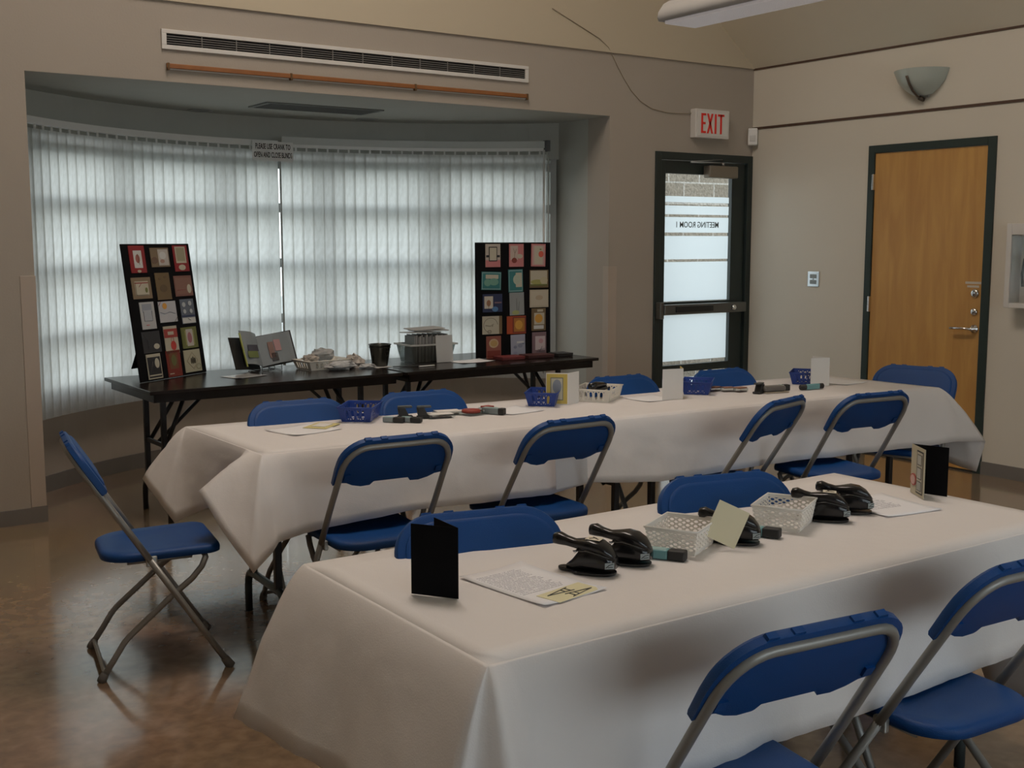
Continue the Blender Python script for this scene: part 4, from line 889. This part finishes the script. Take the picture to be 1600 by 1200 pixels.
MB().tube([(-.07, -.02, .004), (0, -.02, .004), (.07, -.02, .004)], .0028, 6).build('wire_bar', wire, st_)
MB().tube([(-.07, .085, .16), (.07, .085, .16)], .0028, 6).build('wire_bar', wire, st_)
MB().tube([(.02 * math.cos(a_ * PI / 6) , -.088, .02 + .014 * math.sin(a_ * PI / 6)) for a_ in range(12)], .002, 6, closed=True).build('wire_scroll', wire, st_)

# ------------------------------------------------------------------ baskets
def basket(label, cat, loc, rz, Lb, Wb, Hb, m_, slots, name='plastic_basket', group=None, taper=.8, round_=False):
    t = thing(name, label, cat, loc, rz, group)
    l1, w1 = Lb / 2, Wb / 2; l0, w0 = l1 * taper, w1 * taper
    bot = [(-l0, -w0, .001), (l0, -w0, .001), (l0, w0, .001), (-l0, w0, .001)]; top = [(-l1, -w1, Hb), (l1, -w1, Hb), (l1, w1, Hb), (-l1, w1, Hb)]
    m = MB()
    for i in range(4):
        j = (i + 1) % 4; n = slots[i % 2]
        a, b_, c_, d_ = map(Vector, (bot[i], bot[j], top[j], top[i]))
        f0, f1 = (.14, .86)
        a1, b1 = a.lerp(d_, f0), b_.lerp(c_, f0); d1, c1 = a.lerp(d_, f1), b_.lerp(c_, f1)
        m.add([a, b_, b1, a1], [(0, 1, 2, 3)]); m.add([d1, c1, c_, d_], [(0, 1, 2, 3)])
        if round_: m.holes(a1, b1, c1, d1, n, 4, .50, .54, 8, skip=None)
        else: m.holes(a1, b1, c1, d1, n, 1, .52, .86, 16, skip=lambda q_, w_: q_ in (0, n - 1))
    m.build('basket_wall', m_, t, solid=.0016, weld=True)
    m = MB(); m.holes(bot[0], bot[1], bot[2], bot[3], max(3, slots[0] // 2), 3, .8, .8, 8); m.build('basket_base', m_, t, solid=.0016)
    MB().tube([(p_[0] * 1.015, p_[1] * 1.02, p_[2]) for p_ in [top[0], ((top[0][0] + top[1][0]) / 2, top[0][1], Hb), top[1], top[2], ((top[2][0] + top[3][0]) / 2, top[2][1], Hb), top[3]]], .0028, 6, closed=True).build('rim', m_, t)
    return t
z0 = .7475
GB = 'blue slotted baskets on the middle table'
basket('blue slotted basket on the middle table beside the yellow card', 'basket', (-4.485, -2.06, z0), math.radians(50), .215, .15, .065, basket_blue, (7, 6), group=GB)
basket('blue slotted basket in front of the yellow standing card', 'basket', (-3.555, -2.13, z0), math.radians(46), .21, .15, .065, basket_blue, (7, 6), group=GB)
basket('blue slotted basket right of the tall blank standing card on the middle table', 'basket', (-2.665, -2.235, z0), math.radians(42), .215, .15, .065, basket_blue, (7, 6), group=GB)
basket('blue slotted basket farthest right on the middle table, behind the teal glue stick', 'basket', (-1.90, -2.27, z0), math.radians(36), .21, .15, .065, basket_blue, (7, 6), group=GB)
basket('ivory slotted basket holding a black punch on the middle table', 'basket', (-3.235, -2.135, z0), math.radians(36), .25, .19, .06, basket_white, (9, 7), taper=.88)
GW = 'translucent baskets on the foreground table'
zf = .7475
basket('translucent white perforated basket left of the tilted cream card', 'basket', (-4.795, -4.42, zf), math.radians(28), .165, .135, .064, basket_clear, (7, 6), group=GW, round_=True, taper=.86)
basket('translucent white perforated basket right of the tilted cream card', 'basket', (-4.405, -4.405, zf), math.radians(28), .165, .135, .064, basket_clear, (7, 6), group=GW, round_=True, taper=.86)

# ------------------------------------------------------------------ craft punches
def make_punch(label, loc, rz, sticker=None, group=None):
    t = thing('craft_punch', label, 'punch', loc, rz, group)
    def sec(x, zb, zt, hw, p=3.2, n=20, cx=0):
        zc2, zh = (zb + zt) / 2, (zt - zb) / 2; o_ = []
        for i in range(n):
            a = 2 * PI * i / n; ca, sa = math.cos(a), math.sin(a)
            o_.append(Vector((x, hw * math.copysign(abs(ca) ** (2 / p), ca), zc2 + zh * math.copysign(abs(sa) ** (2 / p), sa))))
        return o_
    base = MB(); out = [(.072 * math.copysign(abs(math.cos(a)) ** .75, math.cos(a)), .034 * math.copysign(abs(math.sin(a)) ** .8, math.sin(a)) * (1 if math.cos(a) > -.2 else .62 + .0 * a)) for a in [2 * PI * i / 36 for i in range(36)]]
    base.prism(out, lambda a, b_: (a, b_, .0), lambda a, b_: (a, b_, .007)); base.build('base_plate', black_m, t, bevel=.002)
    MB().loft([sec(-.048, .006, .016, .012), sec(-.034, .006, .028, .017), (sec(-.014, .006, .054, .024)), sec(.008, .008, .064, .030), sec(.04, .010, .060, .0325), sec(.058, .012, .050, .030), sec(.068, .013, .044, .024), sec(.073, .015, .036, .014)]).build('body', black_m, t)
    lev = MB().loft([sec(-.086, .064, .076, .005), sec(-.082, .059, .084, .013), sec(-.068, .058, .087, .0155), sec(-.050, .057, .080, .0125), sec(-.030, .054, .075, .013), sec(-.012, .052, .077, .021), sec(.012, .050, .081, .028), (sec(.036, .046, .077, .029)), sec(.054, .042, .066, .025), sec(.066, .038, .052, .016), sec(.071, .036, .044, .008)]).build('lever', black_m, t)
    MB().tube([(-.026, -.0235, .052), (.01, -.0305, .056), (.045, -.030, .050), (.064, -.022, .042)], .0014, 6).build('seam_bead', mat('glossy_black_trim', (.05, .05, .05), .1), t)  # thin glossy bead along the seam, a paler black than the body
    MB().tube([(-.022, -.024, .050), (-.022, .024, .050)], .003, 8).build('pivot_pin', chrome_m, t)
    lb_ = MB().box(-.011, .011, -.0008, .0, -.007, .007).build('maker_label', label_m, t, loc=(.0655, -.0262, .027), rot=(0, 0, math.radians(38)))
    MB().tube([(-.009, -.0012, -.004), (-.001, -.0012, .002), (.009, -.0012, .004)], .0008, 4).tube([(-.004, -.0012, -.003), (.008, -.0012, -.003)], .0008, 4).build('label_mark', black_m, lb_)
    if sticker: 
        s1 = MB().box(-.004, .032, -.015, .015, .0, .0008).build('sticker', pm((.70, .64, .52)), t, loc=(.004, 0, .0806), rot=(0, math.radians(2), 0))
        MB().tube([(.004, -.008, .0012), (.014, .002, .0012), (.026, -.006, .0012)], .0012, 5).tube([(.008, .008, .0012), (.02, 0, .0012)], .0012, 5).build('sticker_print', pm((.05, .04, .03)), s1)
    return t
GP = 'black lever craft punches on the foreground table'
yaw_p = math.radians(-68)
make_punch('black lever craft punch with a printed sticker, closest to the printed sheet at left', (-5.125, -4.455, zf), math.radians(-60), True, GP)
make_punch('black lever craft punch without sticker, between the left stickered punch and teal box', (-5.005, -4.44, zf), math.radians(-60), False, GP)
make_punch('black lever craft punch hidden partly behind the tilted cream card', (-4.655, -4.455, zf), math.radians(-52), False, GP)
make_punch('black lever craft punch with a sticker, against the right translucent basket', (-4.275, -4.425, zf), math.radians(-50), True, GP)
make_punch('black lever craft punch without sticker, beside the right printed sheet', (-4.145, -4.40, zf), math.radians(-46), False, GP)
# ------------------------------------------------------------------ glue / ink boxes with black caps
def ink_box(label, loc, rz, L=.10, w=.028, h=.022, mbody=None, group=None, cap=.45, name='tape_runner'):
    t = thing(name, label, 'adhesive', loc, rz, group)
    MB().box(-L / 2, L / 2 - L * cap, -w / 2, w / 2, 0.001, h).build('sleeve', mbody or teal_m, t, bevel=.003)
    MB().box(L / 2 - L * cap, L / 2, -w / 2 - .001, w / 2 + .001, 0, h + .001).build('cap', stone_dark, t, bevel=.004)
    MB().box(-L / 2 + .006, L / 2 - L * cap - .006, -w / 2 + .003, w / 2 - .003, h, h + .0006).build('label_panel', mat('pale_teal_label', (.30, .46, .46), .4), t)
    return t
GI = 'black-capped teal boxes'
ink_box('teal box with black cap beside the left translucent basket', (-4.905, -4.470, zf), math.radians(-58), .120, .030, .024, group=GI, cap=.36)
ink_box('teal box with black cap between the tilted cream card and right basket', (-4.545, -4.455, zf), math.radians(-62), .10, .030, .024, group=GI)

# ------------------------------------------------------------------ standing cards
# black card: spine on the right, front panel faces the viewer
t = thing('standing_card', 'tall black folded card standing at the left of the foreground table', 'card', (-5.485, -4.465, zf))
a = math.atan2(.095, -.065)
for aa in (a, a - math.radians(38)): MB().box(0, .112, -.0006, .0006, 0, .157, M=Matrix.Rotation(aa, 4, 'Z')).build('card_panel', blackmat_m, t)
def standing(label, spine, ang1, ang2, w, h, m1, m2, deco=None):
    t = thing('standing_card', label, 'card', (spine[0], spine[1], zf))
    for aa, m_ in ((ang1, m1), (ang2, m2)):
        MB().box(0, w, -.0006, .0006, 0, h, M=Matrix.Rotation(math.radians(aa), 4, 'Z')).build('card_panel', m_, t)
    if deco:
        aa, parts = deco
        R_ = Matrix.Rotation(math.radians(aa), 4, 'Z')
        for (kind, x0, z0_, x1, z1, y, c_) in parts:
            m = MB()
            if kind == 'box': m.box(x0 * w, x1 * w, min(0, y), max(0, y), z0_ * h, z1 * h, M=R_)
            else: m.prism([(x0 * w + x1 * w * math.cos(q * PI / 10), z0_ * h + z1 * h * math.sin(q * PI / 10)) for q in range(20)], lambda u_, v_: R_ @ Vector((u_, 0, v_)), lambda u_, v_: R_ @ Vector((u_, y, v_)))
            m.build('card_artwork', pm(c_), t)
    return t
# yellow + white card behind the second blue basket (two panels, spine between them towards the viewer)
standing('white standing card with yellow patterned front, behind the second blue basket', (-3.475, -2.215), 138, 24, .105, .15, paperw_m, paperw_m,
         (138, [('box', .04, .03, .97, .97, .0022, (.58, .44, .10)), ('box', .22, .14, .80, .86, .003, (.20, .20, .16)), ('box', .26, .17, .76, .83, .0036, (.55, .52, .40)), ('disc', .5, .58, .2, .22, .0044, (.25, .28, .33))]))
standing('blank white standing card with yellow edge, left of the third blue basket', (-2.89, -2.37), 168, 55, .115, .15, paperw_m, pm((.55, .42, .12)))
standing('blank grey-white standing card at the right end of the middle table', (-1.885, -2.42), 95, 160, .11, .15, paperw_m, paperw_m)
# patterned card at the right end of the foreground table
standing('standing card with black back and map-patterned front at the right of the foreground table', (-3.765, -4.335), 236, 285, .112, .150, pm((.46, .42, .30)), blackmat_m,
         (236, [('box', .0, .0, 1, 1, -.0016, (.46, .42, .30)), ('box', .42, .06, .90, .93, -.0022, (.03, .03, .03)), ('box', .46, .09, .86, .90, -.0028, (.45, .42, .33)), ('box', .50, .64, .82, .86, -.0034, (.1, .1, .09)), ('box', .53, .66, .79, .84, -.004, (.42, .42, .38)), ('box', .50, .36, .82, .60, -.0034, (.1, .1, .09)), ('box', .53, .38, .79, .58, -.004, (.42, .42, .38)),
                ('box', .50, .12, .82, .32, -.0034, (.1, .1, .09)), ('box', .53, .14, .79, .30, -.004, (.34, .36, .33)), ('disc', .24, .30, .22, .12, -.0045, (.35, .06, .05)), ('disc', .24, .30, .17, .095, -.0052, (.55, .36, .32))]))
# cream card tilted against a punch
t = thing('cream_card', 'blank cream card leaning tilted against the middle craft punch', 'card', (-4.705, -4.515, zf + .002), rot=(math.radians(-16), math.radians(24), math.radians(-42)))
MB().box(-.082, 0, -.0008, .0008, 0, .098).build('card_sheet', cream_card, t)

# ------------------------------------------------------------------ papers
def paper(label, loc, rz, w, h, m_, group=None, name='printed_sheet', cat='paper', curl=.0):
    m = MB(); n = 8; vs = []; fs = []
    for j in range(n + 1):
        for i in range(n + 1):
            u, v = i / n, j / n
            vs.append((u * w, v * h, .0006 + curl * ((abs(u - .5) * 2) ** 3) * ((abs(v - .5) * 2) ** 3)))
    for j in range(n):
        for i in range(n): fs.append((j * (n + 1) + i, j * (n + 1) + i + 1, (j + 1) * (n + 1) + i + 1, (j + 1) * (n + 1) + i))
    m.add(vs, fs, 0, True); o = m.build(name, m_, None, solid=.0004, loc=loc, rot=(0, 0, rz))
    return tag(o, label, cat, group)
txt = text_lines_material('printed_text_sheet', .0088, (.020, .18, .085, .255))
paper('printed instruction sheet with a small cream picture card, left on the foreground table', (-5.365, -4.615, zf), math.radians(7), .19, .285, txt, curl=.004)
paper('printed instruction sheet in front of the map-patterned card', (-4.105, -4.512, zf), math.radians(-8), .21, .24, txt, curl=.003)
E_ = thing('picture_card', 'small cream picture card with two dark tower drawings on the left printed sheet', 'card', (-5.262, -4.566, zf + .0016), math.radians(12))
MB().box(-.070, .070, -.034, .034, 0, .0008).build('card_sheet', pm((.72, .68, .44)), E_)
for (cx_, cy_, s_) in ((-.01, .014, 1), (.012, -.016, -1)):
    m = MB(); m.tube([(cx_ - s_ * .045, cy_, .0014), (cx_ + s_ * .03, cy_ + .012, .0014)], .0012, 4).tube([(cx_ - s_ * .045, cy_, .0014), (cx_ + s_ * .03, cy_ - .012, .0014)], .0012, 4).tube([(cx_ + s_ * .005, cy_ - .008, .0014), (cx_ + s_ * .005, cy_ + .008, .0014)], .0012, 4).tube([(cx_ + s_ * .02, cy_ - .01, .0014), (cx_ + s_ * .02, cy_ + .01, .0014)], .0014, 4)
    m.build('tower_drawing', pm((.10, .10, .09)), E_)
paper('blank white sheet under the yellow card at the left of the middle table', (-4.90, -2.31, z0), math.radians(13), .24, .21, paper_m, curl=.005, name='paper_sheet')
t = thing('yellow_card', 'small yellow card with a white label lying on the blank sheet', 'card', (-4.705, -2.14, z0 + .002), math.radians(40))
MB().box(-.075, .075, -.052, .052, 0, .0012).build('card_sheet', pm((.62, .55, .24)), t); MB().box(-.04, .045, -.03, .03, .0012, .004).build('white_label', paperw_m, t)
paper('blank white sheet on the middle table between the marker and second basket', (-3.88, -2.33, z0), math.radians(8), .21, .20, paper_m, curl=.003, name='paper_sheet')
paper('blank white sheet on the middle table left of the second standing card', (-3.10, -2.36, z0), math.radians(4), .2, .18, paper_m, curl=.003, name='paper_sheet')
paper('blank white sheet at the right end of the middle table', (-1.80, -2.46, z0), math.radians(6), .22, .26, paper_m, curl=.003, name='paper_sheet')

# sheet hanging on the cover behind the second chair, and one at the left end
t = MB().box(0, .16, -.0006, .0006, 0, .23).build('hanging_sheet', paper_m, None, loc=(-3.96, -2.775, .50), rot=(math.radians(3), math.radians(-5), math.radians(-2))); tag(t, 'white sheet of paper hanging on the near side of the middle cover', 'paper')

# ------------------------------------------------------------------ small craft things on the middle table
def punch_small(label, loc, rz, group=None):
    t = thing('corner_punch', label, 'punch', loc, rz, group)
    MB().box(-.035, .03, -.02, .02, 0, .010).build('base', stone_dark, t, bevel=.003)
    MB().loft([[Vector((x0, -.018, z)), Vector((x1, -.018, z)), Vector((x1, .018, z)), Vector((x0, .018, z))] for x0, x1, z in ((-.03, .012, .010), (-.034, .0, .035), (-.036, -.005, .045))]).build('body', stone_dark, t, smooth=False, bevel=.002)
    MB().box(-.036, .026, -.016, .016, .046, .054).build('lever', mat('grey_black_lever', (.06, .065, .065), .4), t, bevel=.003)
    return t
GS = 'small black corner punches'
punch_small('small black corner punch right of the left blue basket, nearer the basket', (-4.305, -2.14, z0), math.radians(-20), GS)
punch_small('small black corner punch left of the clear red-ink pads', (-4.235, -2.185, z0), math.radians(-20), GS)
punch_small('small black punch on the middle table between stamps and grey case', (-2.43, -2.43, z0), math.radians(200))
grey_s = mat('grey_label_sleeve', (.22, .26, .27), .4)
ink_box('grey box with black cap right of the left blue basket', (-4.405, -2.215, z0), math.radians(-50), .095, .030, .022, grey_s, cap=.5)
ink_box('grey box with black cap in front of the corner punches', (-4.345, -2.255, z0), math.radians(-50), .095, .030, .022, grey_s, cap=.5)
ink_box('rounded grey marker with black tip beside the red ink pads', (-3.925, -2.26, z0), math.radians(-62), .11, .030, .028, grey_s, cap=.25)
t = thing('ink_pad', 'round red ink pad on a clear case on the middle table', 'ink pad', (-4.0, -2.21, z0), math.radians(10))
MB().box(-.065, .065, -.05, .05, 0, .010).build('clear_case', clear_m, t, bevel=.002)
MB().lathe([(0, .010), (.042, .010), (.042, .020), (.038, .023), (0, .023)], n=28, c=(-.015, 0, 0)).build('red_pad', mat('dull_red_pad', (.30, .045, .03), .5), t)
MB().box(.03, .075, -.03, .03, .010, .018).build('foil_label', alu_m, t)
t = thing('ink_pad', 'small red-topped clear ink pad left of the marker', 'ink pad', (-3.87, -2.13, z0), math.radians(10))
MB().box(-.035, .035, -.03, .03, 0, .010).build('clear_case', clear_m, t, bevel=.002); MB().box(-.03, .02, -.02, .02, .010, .018).build('red_pad', mat('dull_red_pad', (.30, .045, .03), .5), t, bevel=.002)
for (x, y, l) in ((-4.175, -2.21, 'clear stamp block with dark rubber edge, left of the round red ink pad'), (-4.10, -2.15, 'clear stamp block behind the round red ink pad')):
    t = thing('stamp_block', l, 'stamp', (x, y, z0), math.radians(-12), group='clear stamp blocks left of the red ink pad')
    MB().box(-.06, .06, -.035, .035, .004, .016).build('clear_block', clear_m, t, bevel=.002); MB().box(-.04, .05, -.012, .012, 0, .0045).build('rubber_die', mat('brown_rubber', (.08, .05, .04), .6), t)
    MB().box(-.055, .055, -.03, .03, .016, .0175).build('white_label', paperw_m, t)
for k, (x, y, a_) in enumerate(((-2.545, -2.235, 10), (-2.50, -2.285, -20), (-2.455, -2.33, 5))):
    t = thing('stamp_block', ('clear wooden-topped stamp block beside the third blue basket', 'clear wooden-topped stamp block in the middle of three right of the third basket', 'clear wooden-topped stamp block beside the small black punch')[k], 'stamp', (x, y, z0), math.radians(a_), group='stamp blocks right of the third blue basket')
    MB().box(-.035, .035, -.022, .022, .003, .018).build('clear_block', clear_m, t, bevel=.002); MB().box(-.03, .03, -.018, .018, 0, .0035).build('rubber_die', mat('brown_rubber', (.08, .05, .04), .6), t)
    MB().box(-.028, .028, -.02, .02, .018, .023).build('wooden_top', mat('stamp_wood', (.24, .10, .05), .5), t)
t = thing('trimmer_case', 'grey rounded trimmer case with a pale base right of the small black punch', 'craft tool', (-2.335, -2.45, z0), math.radians(-12))
MB().box(-.07, .07, -.03, .03, 0, .006).build('base', pm((.40, .34, .26)), t, bevel=.002)
MB().box(-.075, .055, -.028, .028, .007, .036).build('case', mat('taupe_case', (.13, .12, .11), .35), t, bevel=.012, seg=4)
ink_box('stubby white box with black cap right of the grey trimmer case', (-2.235, -2.42, z0), math.radians(-15), .06, .032, .03, whitep_m, cap=.6)
t = thing('glue_stick', 'teal-labelled glue stick lying before the far right blue basket', 'glue', (-2.085, -2.475, z0), math.radians(-6))
MB().tube([(-.075, 0, .015), (.075, 0, .015)], .014, 14).build('tube_body', stone_dark, t); MB().box(-.042, .042, -.017, -.001, .002, .030).build('label_wrap', teal_m, t, bevel=.003)
t = thing('black_hole_punch', 'black punch lying in the ivory basket', 'punch', (-3.20, -2.10, z0 + .048), math.radians(30))
MB().tube([(-.085, .01, .014), (-.03, .0, .02), (.05, 0, .012), (.09, -.01, .008)], [.014, .012, .011, .006], 10, flat=1.3).build('handle', black_m, t)
MB().box(-.03, .11, -.02, .02, -.012, .0).build('jaw', stone_dark, t, bevel=.004)

# ------------------------------------------------------------------ things on the dark tables
zt = .7465
t = basket('ivory basket heaped with bagged craft pieces on the left dark table', 'basket', (-3.735, -.10, zt), math.radians(6), .30, .20, .055, basket_white, (9, 7), taper=.85)
rnd = random.Random(3)
def crumple(name, label, loc, sx, sy, sz, m_, seed, group):
    m = MB(); n, k = 14, 9; r_ = random.Random(seed); vs = []; fs = []
    for i in range(k + 1):
        ph = PI * i / k - PI / 2
        for j in range(n):
            a_ = 2 * PI * j / n; q_ = 1 + .45 * noise.noise(Vector((math.cos(a_) * 2.6 + seed, math.sin(a_) * 2.6, ph * 2.7))) + r_.uniform(-.10, .10)
            vs.append((sx * q_ * math.cos(ph) * math.cos(a_), sy * q_ * math.cos(ph) * math.sin(a_), max(0, sz * (.55 + .6 * math.sin(ph) * q_))))
    for i in range(k):
        for j in range(n): fs.append((i * n + j, i * n + (j + 1) % n, (i + 1) * n + (j + 1) % n, (i + 1) * n + j))
    m.add(vs, fs, 0, False); o = m.build(name, m_, None, weld=True, loc=loc); return tag(o, label, 'bag', group)
GBG = 'bagged craft pieces in and around the ivory basket'
bagm = [bag_m, mat('bag_contents_tan', (.40, .36, .32), .4, vary=.6, vscale=40), mat('bag_contents_grey', (.46, .46, .46), .3, vary=.5, vscale=50)]
crumple('craft_bag', 'crumpled clear bag peaking at the top of the heaped ivory basket', (-3.72, -.08, zt + .045), .075, .05, .065, bagm[0], 1, GBG)
crumple('craft_bag', 'crumpled grey-brown bag at the left of the heaped ivory basket', (-3.81, -.10, zt + .04), .055, .05, .04, bagm[1], 2, GBG)
crumple('craft_bag', 'crumpled grey bag spilling off the front of the ivory basket', (-3.68, -.235, zt), .09, .045, .045, bagm[2], 3, GBG)
crumple('craft_bag', 'crumpled brown bag spilling at the right of the ivory basket', (-3.55, -.15, zt), .06, .06, .065, bagm[1], 4, GBG)
crumple('craft_bag', 'flat clear bag lying farthest right of the ivory basket', (-3.50, -.235, zt), .05, .04, .022, bagm[2], 5, GBG)
t = thing('tin_pail', 'small dark tin pail with an embossed heart on the dark tables', 'pail', (-3.395, -.20, zt + .003), .3)
pail_m = mat('dark_tin', (.055, .055, .045), .25, .6)
MB().lathe([(0, .0), (.045, .0), (.047, .004), (.066, .128), (.071, .131), (.071, .135), (.066, .135), (.064, .128), (.045, .008), (0, .008)], n=32).build('pail_body', pail_m, t)
MB().lathe([(.0655, .112), (.0672, .114), (.0664, .117)], n=32).build('bead', pail_m, t)
MB().tube([(.006 * math.sin(a_) ** 3 * 3, -.0605 - .001 * math.cos(a_), .08 + .0013 * (13 * math.cos(a_) - 5 * math.cos(2 * a_) - 2 * math.cos(3 * a_))) for a_ in [2 * PI * i / 24 for i in range(24)]], .0014, 5, closed=True).build('embossed_heart', pail_m, t)
paper('small white slip under the dark tin pail', (-3.46, -.29, zt), .2, .12, .08, paperw_m, name='paper_slip')
t = MB().box(0, .16, -.006, .006, .001, .007).build('dark_pen', stone_dark, None, loc=(-3.36, -.30, zt), rot=(0, 0, -.25), bevel=.002); tag(t, 'dark pen lying between the pail and the clear bin', 'pen')
t = MB().box(0, .11, -.008, .008, .001, .006).build('white_label_strip', paperw_m, None, loc=(-3.215, -.37, zt), rot=(0, 0, .05), bevel=.001); tag(t, 'short white strip lying in front of the clear bin', 'paper')
t = thing('clear_storage_bin', 'clear plastic bin packed with sleeved cards on the right dark table', 'bin', (-3.01, -.10, zt), math.radians(-2))
l0, w0, l1, w1, hh = .135, .085, .160, .102, .118
bot = [(-l0, -w0, .001), (l0, -w0, .001), (l0, w0, .001), (-l0, w0, .001)]; top = [(-l1, -w1, hh), (l1, -w1, hh), (l1, w1, hh), (-l1, w1, hh)]
m = MB(); m.add(bot, [(0, 1, 2, 3)])
for i in range(4): m.add([bot[i], bot[(i + 1) % 4], top[(i + 1) % 4], top[i]], [(0, 1, 2, 3)])
m.build('bin_wall', glass_material('bin_plastic', (.70, .72, .71), .15), t, solid=.002, weld=True)
m = MB()
ro = [(-l1 - .012, -w1 - .012), (l1 + .012, -w1 - .012), (l1 + .012, w1 + .012), (-l1 - .012, w1 + .012)]; ri = [(-l1, -w1), (l1, -w1), (l1, w1), (-l1, w1)]
for i in range(4):
    j = (i + 1) % 4
    vs = [(*ro[i], hh - .008), (*ro[j], hh - .008), (*ri[j], hh - .008), (*ri[i], hh - .008), (*ro[i], hh + .002), (*ro[j], hh + .002), (*ri[j], hh + .002), (*ri[i], hh + .002)]
    m.add(vs, [(0, 1, 2, 3), (4, 5, 6, 7), (0, 1, 5, 4), (1, 2, 6, 5), (2, 3, 7, 6), (3, 0, 4, 7)])
m.build('bin_rim', mat('pale_bin_rim', (.40, .40, .38), .35), t)
GC = 'sleeved cards packed in the clear bin'
sc = [pm((.22, .22, .21)), pm((.30, .30, .29)), pm((.16, .16, .155)), pm((.36, .35, .33))]
for i in range(20):
    x = -3.01 - .118 + i * .0124; hcard = .165 + .008 * math.sin(i * 2.1)
    o = MB().box(-.0035, .0035, -.068, .068, 0, hcard).build('sleeved_card', sc[i % 4], None, loc=(x, -.10, zt + .004), rot=(0, math.radians(1.5), math.radians(-2)))
    tag(o, 'one of the upright sleeved cards filed inside the clear bin', 'card', GC)
o = MB().box(-.058, .062, -.002, .002, 0, .172).build('blank_card', pm((.42, .42, .41)), None, loc=(-2.945, -.225, zt + .001), rot=(math.radians(-5), 0, math.radians(-2))); tag(o, 'blank white card standing against the front right of the clear bin', 'card')
for i, (dx, dz, r_) in enumerate(((-.03, .0, 3), (.03, .012, -4), (.0, .024, 2))):
    o = MB().box(-.115, .115, -.07, .07, 0, .006).build('loose_sleeve', bag_m, None, loc=(-3.02 + dx, -.10, zt + .185 + dz), rot=(math.radians(2 * i - 2), math.radians(1.5 - i * 1.5), math.radians(r_)), bevel=.003)
    tag(o, ('lowest clear sleeve lying across the cards in the clear bin', 'middle clear sleeve lying across the cards in the clear bin', 'topmost clear sleeve lying across the cards in the clear bin')[i], 'sleeve', 'clear sleeves lying on the bin')
t = thing('small_container', 'small dark jar behind the right side of the clear bin', 'jar', (-2.80, .06, zt)); MB().lathe([(0, 0), (.03, 0), (.03, .12), (0, .12)], n=20).build('jar_body', stone_dark, t); MB().lathe([(0, .12), (.032, .12), (.032, .135), (0, .135)], n=20).build('lid', black_m, t)
paper('white sheet lying right of the clear bin on the dark table', (-2.89, -.36, zt), math.radians(5), .26, .17, paper_m, name='paper_sheet', curl=.004)
paper('white sheet lying beside the album stand on the left dark table', (-4.36, -.33, zt), math.radians(20), .22, .16, mat('glossy_sheet', (.45, .45, .44), .12), name='glossy_sheet', curl=.004)
for i, (x, w_, c_, l) in enumerate(((-2.50, .17, (.12, .02, .02), 'dark red flat box lying before the upright board'), (-2.28, .20, (.05, .015, .015), 'darker maroon flat box lying before the upright board'), (-2.08, .12, (.02, .02, .02), 'black flat box lying at the far right of the dark tables'))):
    t = thing('flat_box', l, 'box', (x, -.30, zt), math.radians(-3)); MB().box(-w_ / 2, w_ / 2, -.06, .06, 0, .012).build('box_base', pm(c_), t, bevel=.002); MB().box(-w_ / 2 - .001, w_ / 2 + .001, -.061, .061, .012, .022).build('lid', pm(tuple(v * 1.4 for v in c_)), t, bevel=.002)
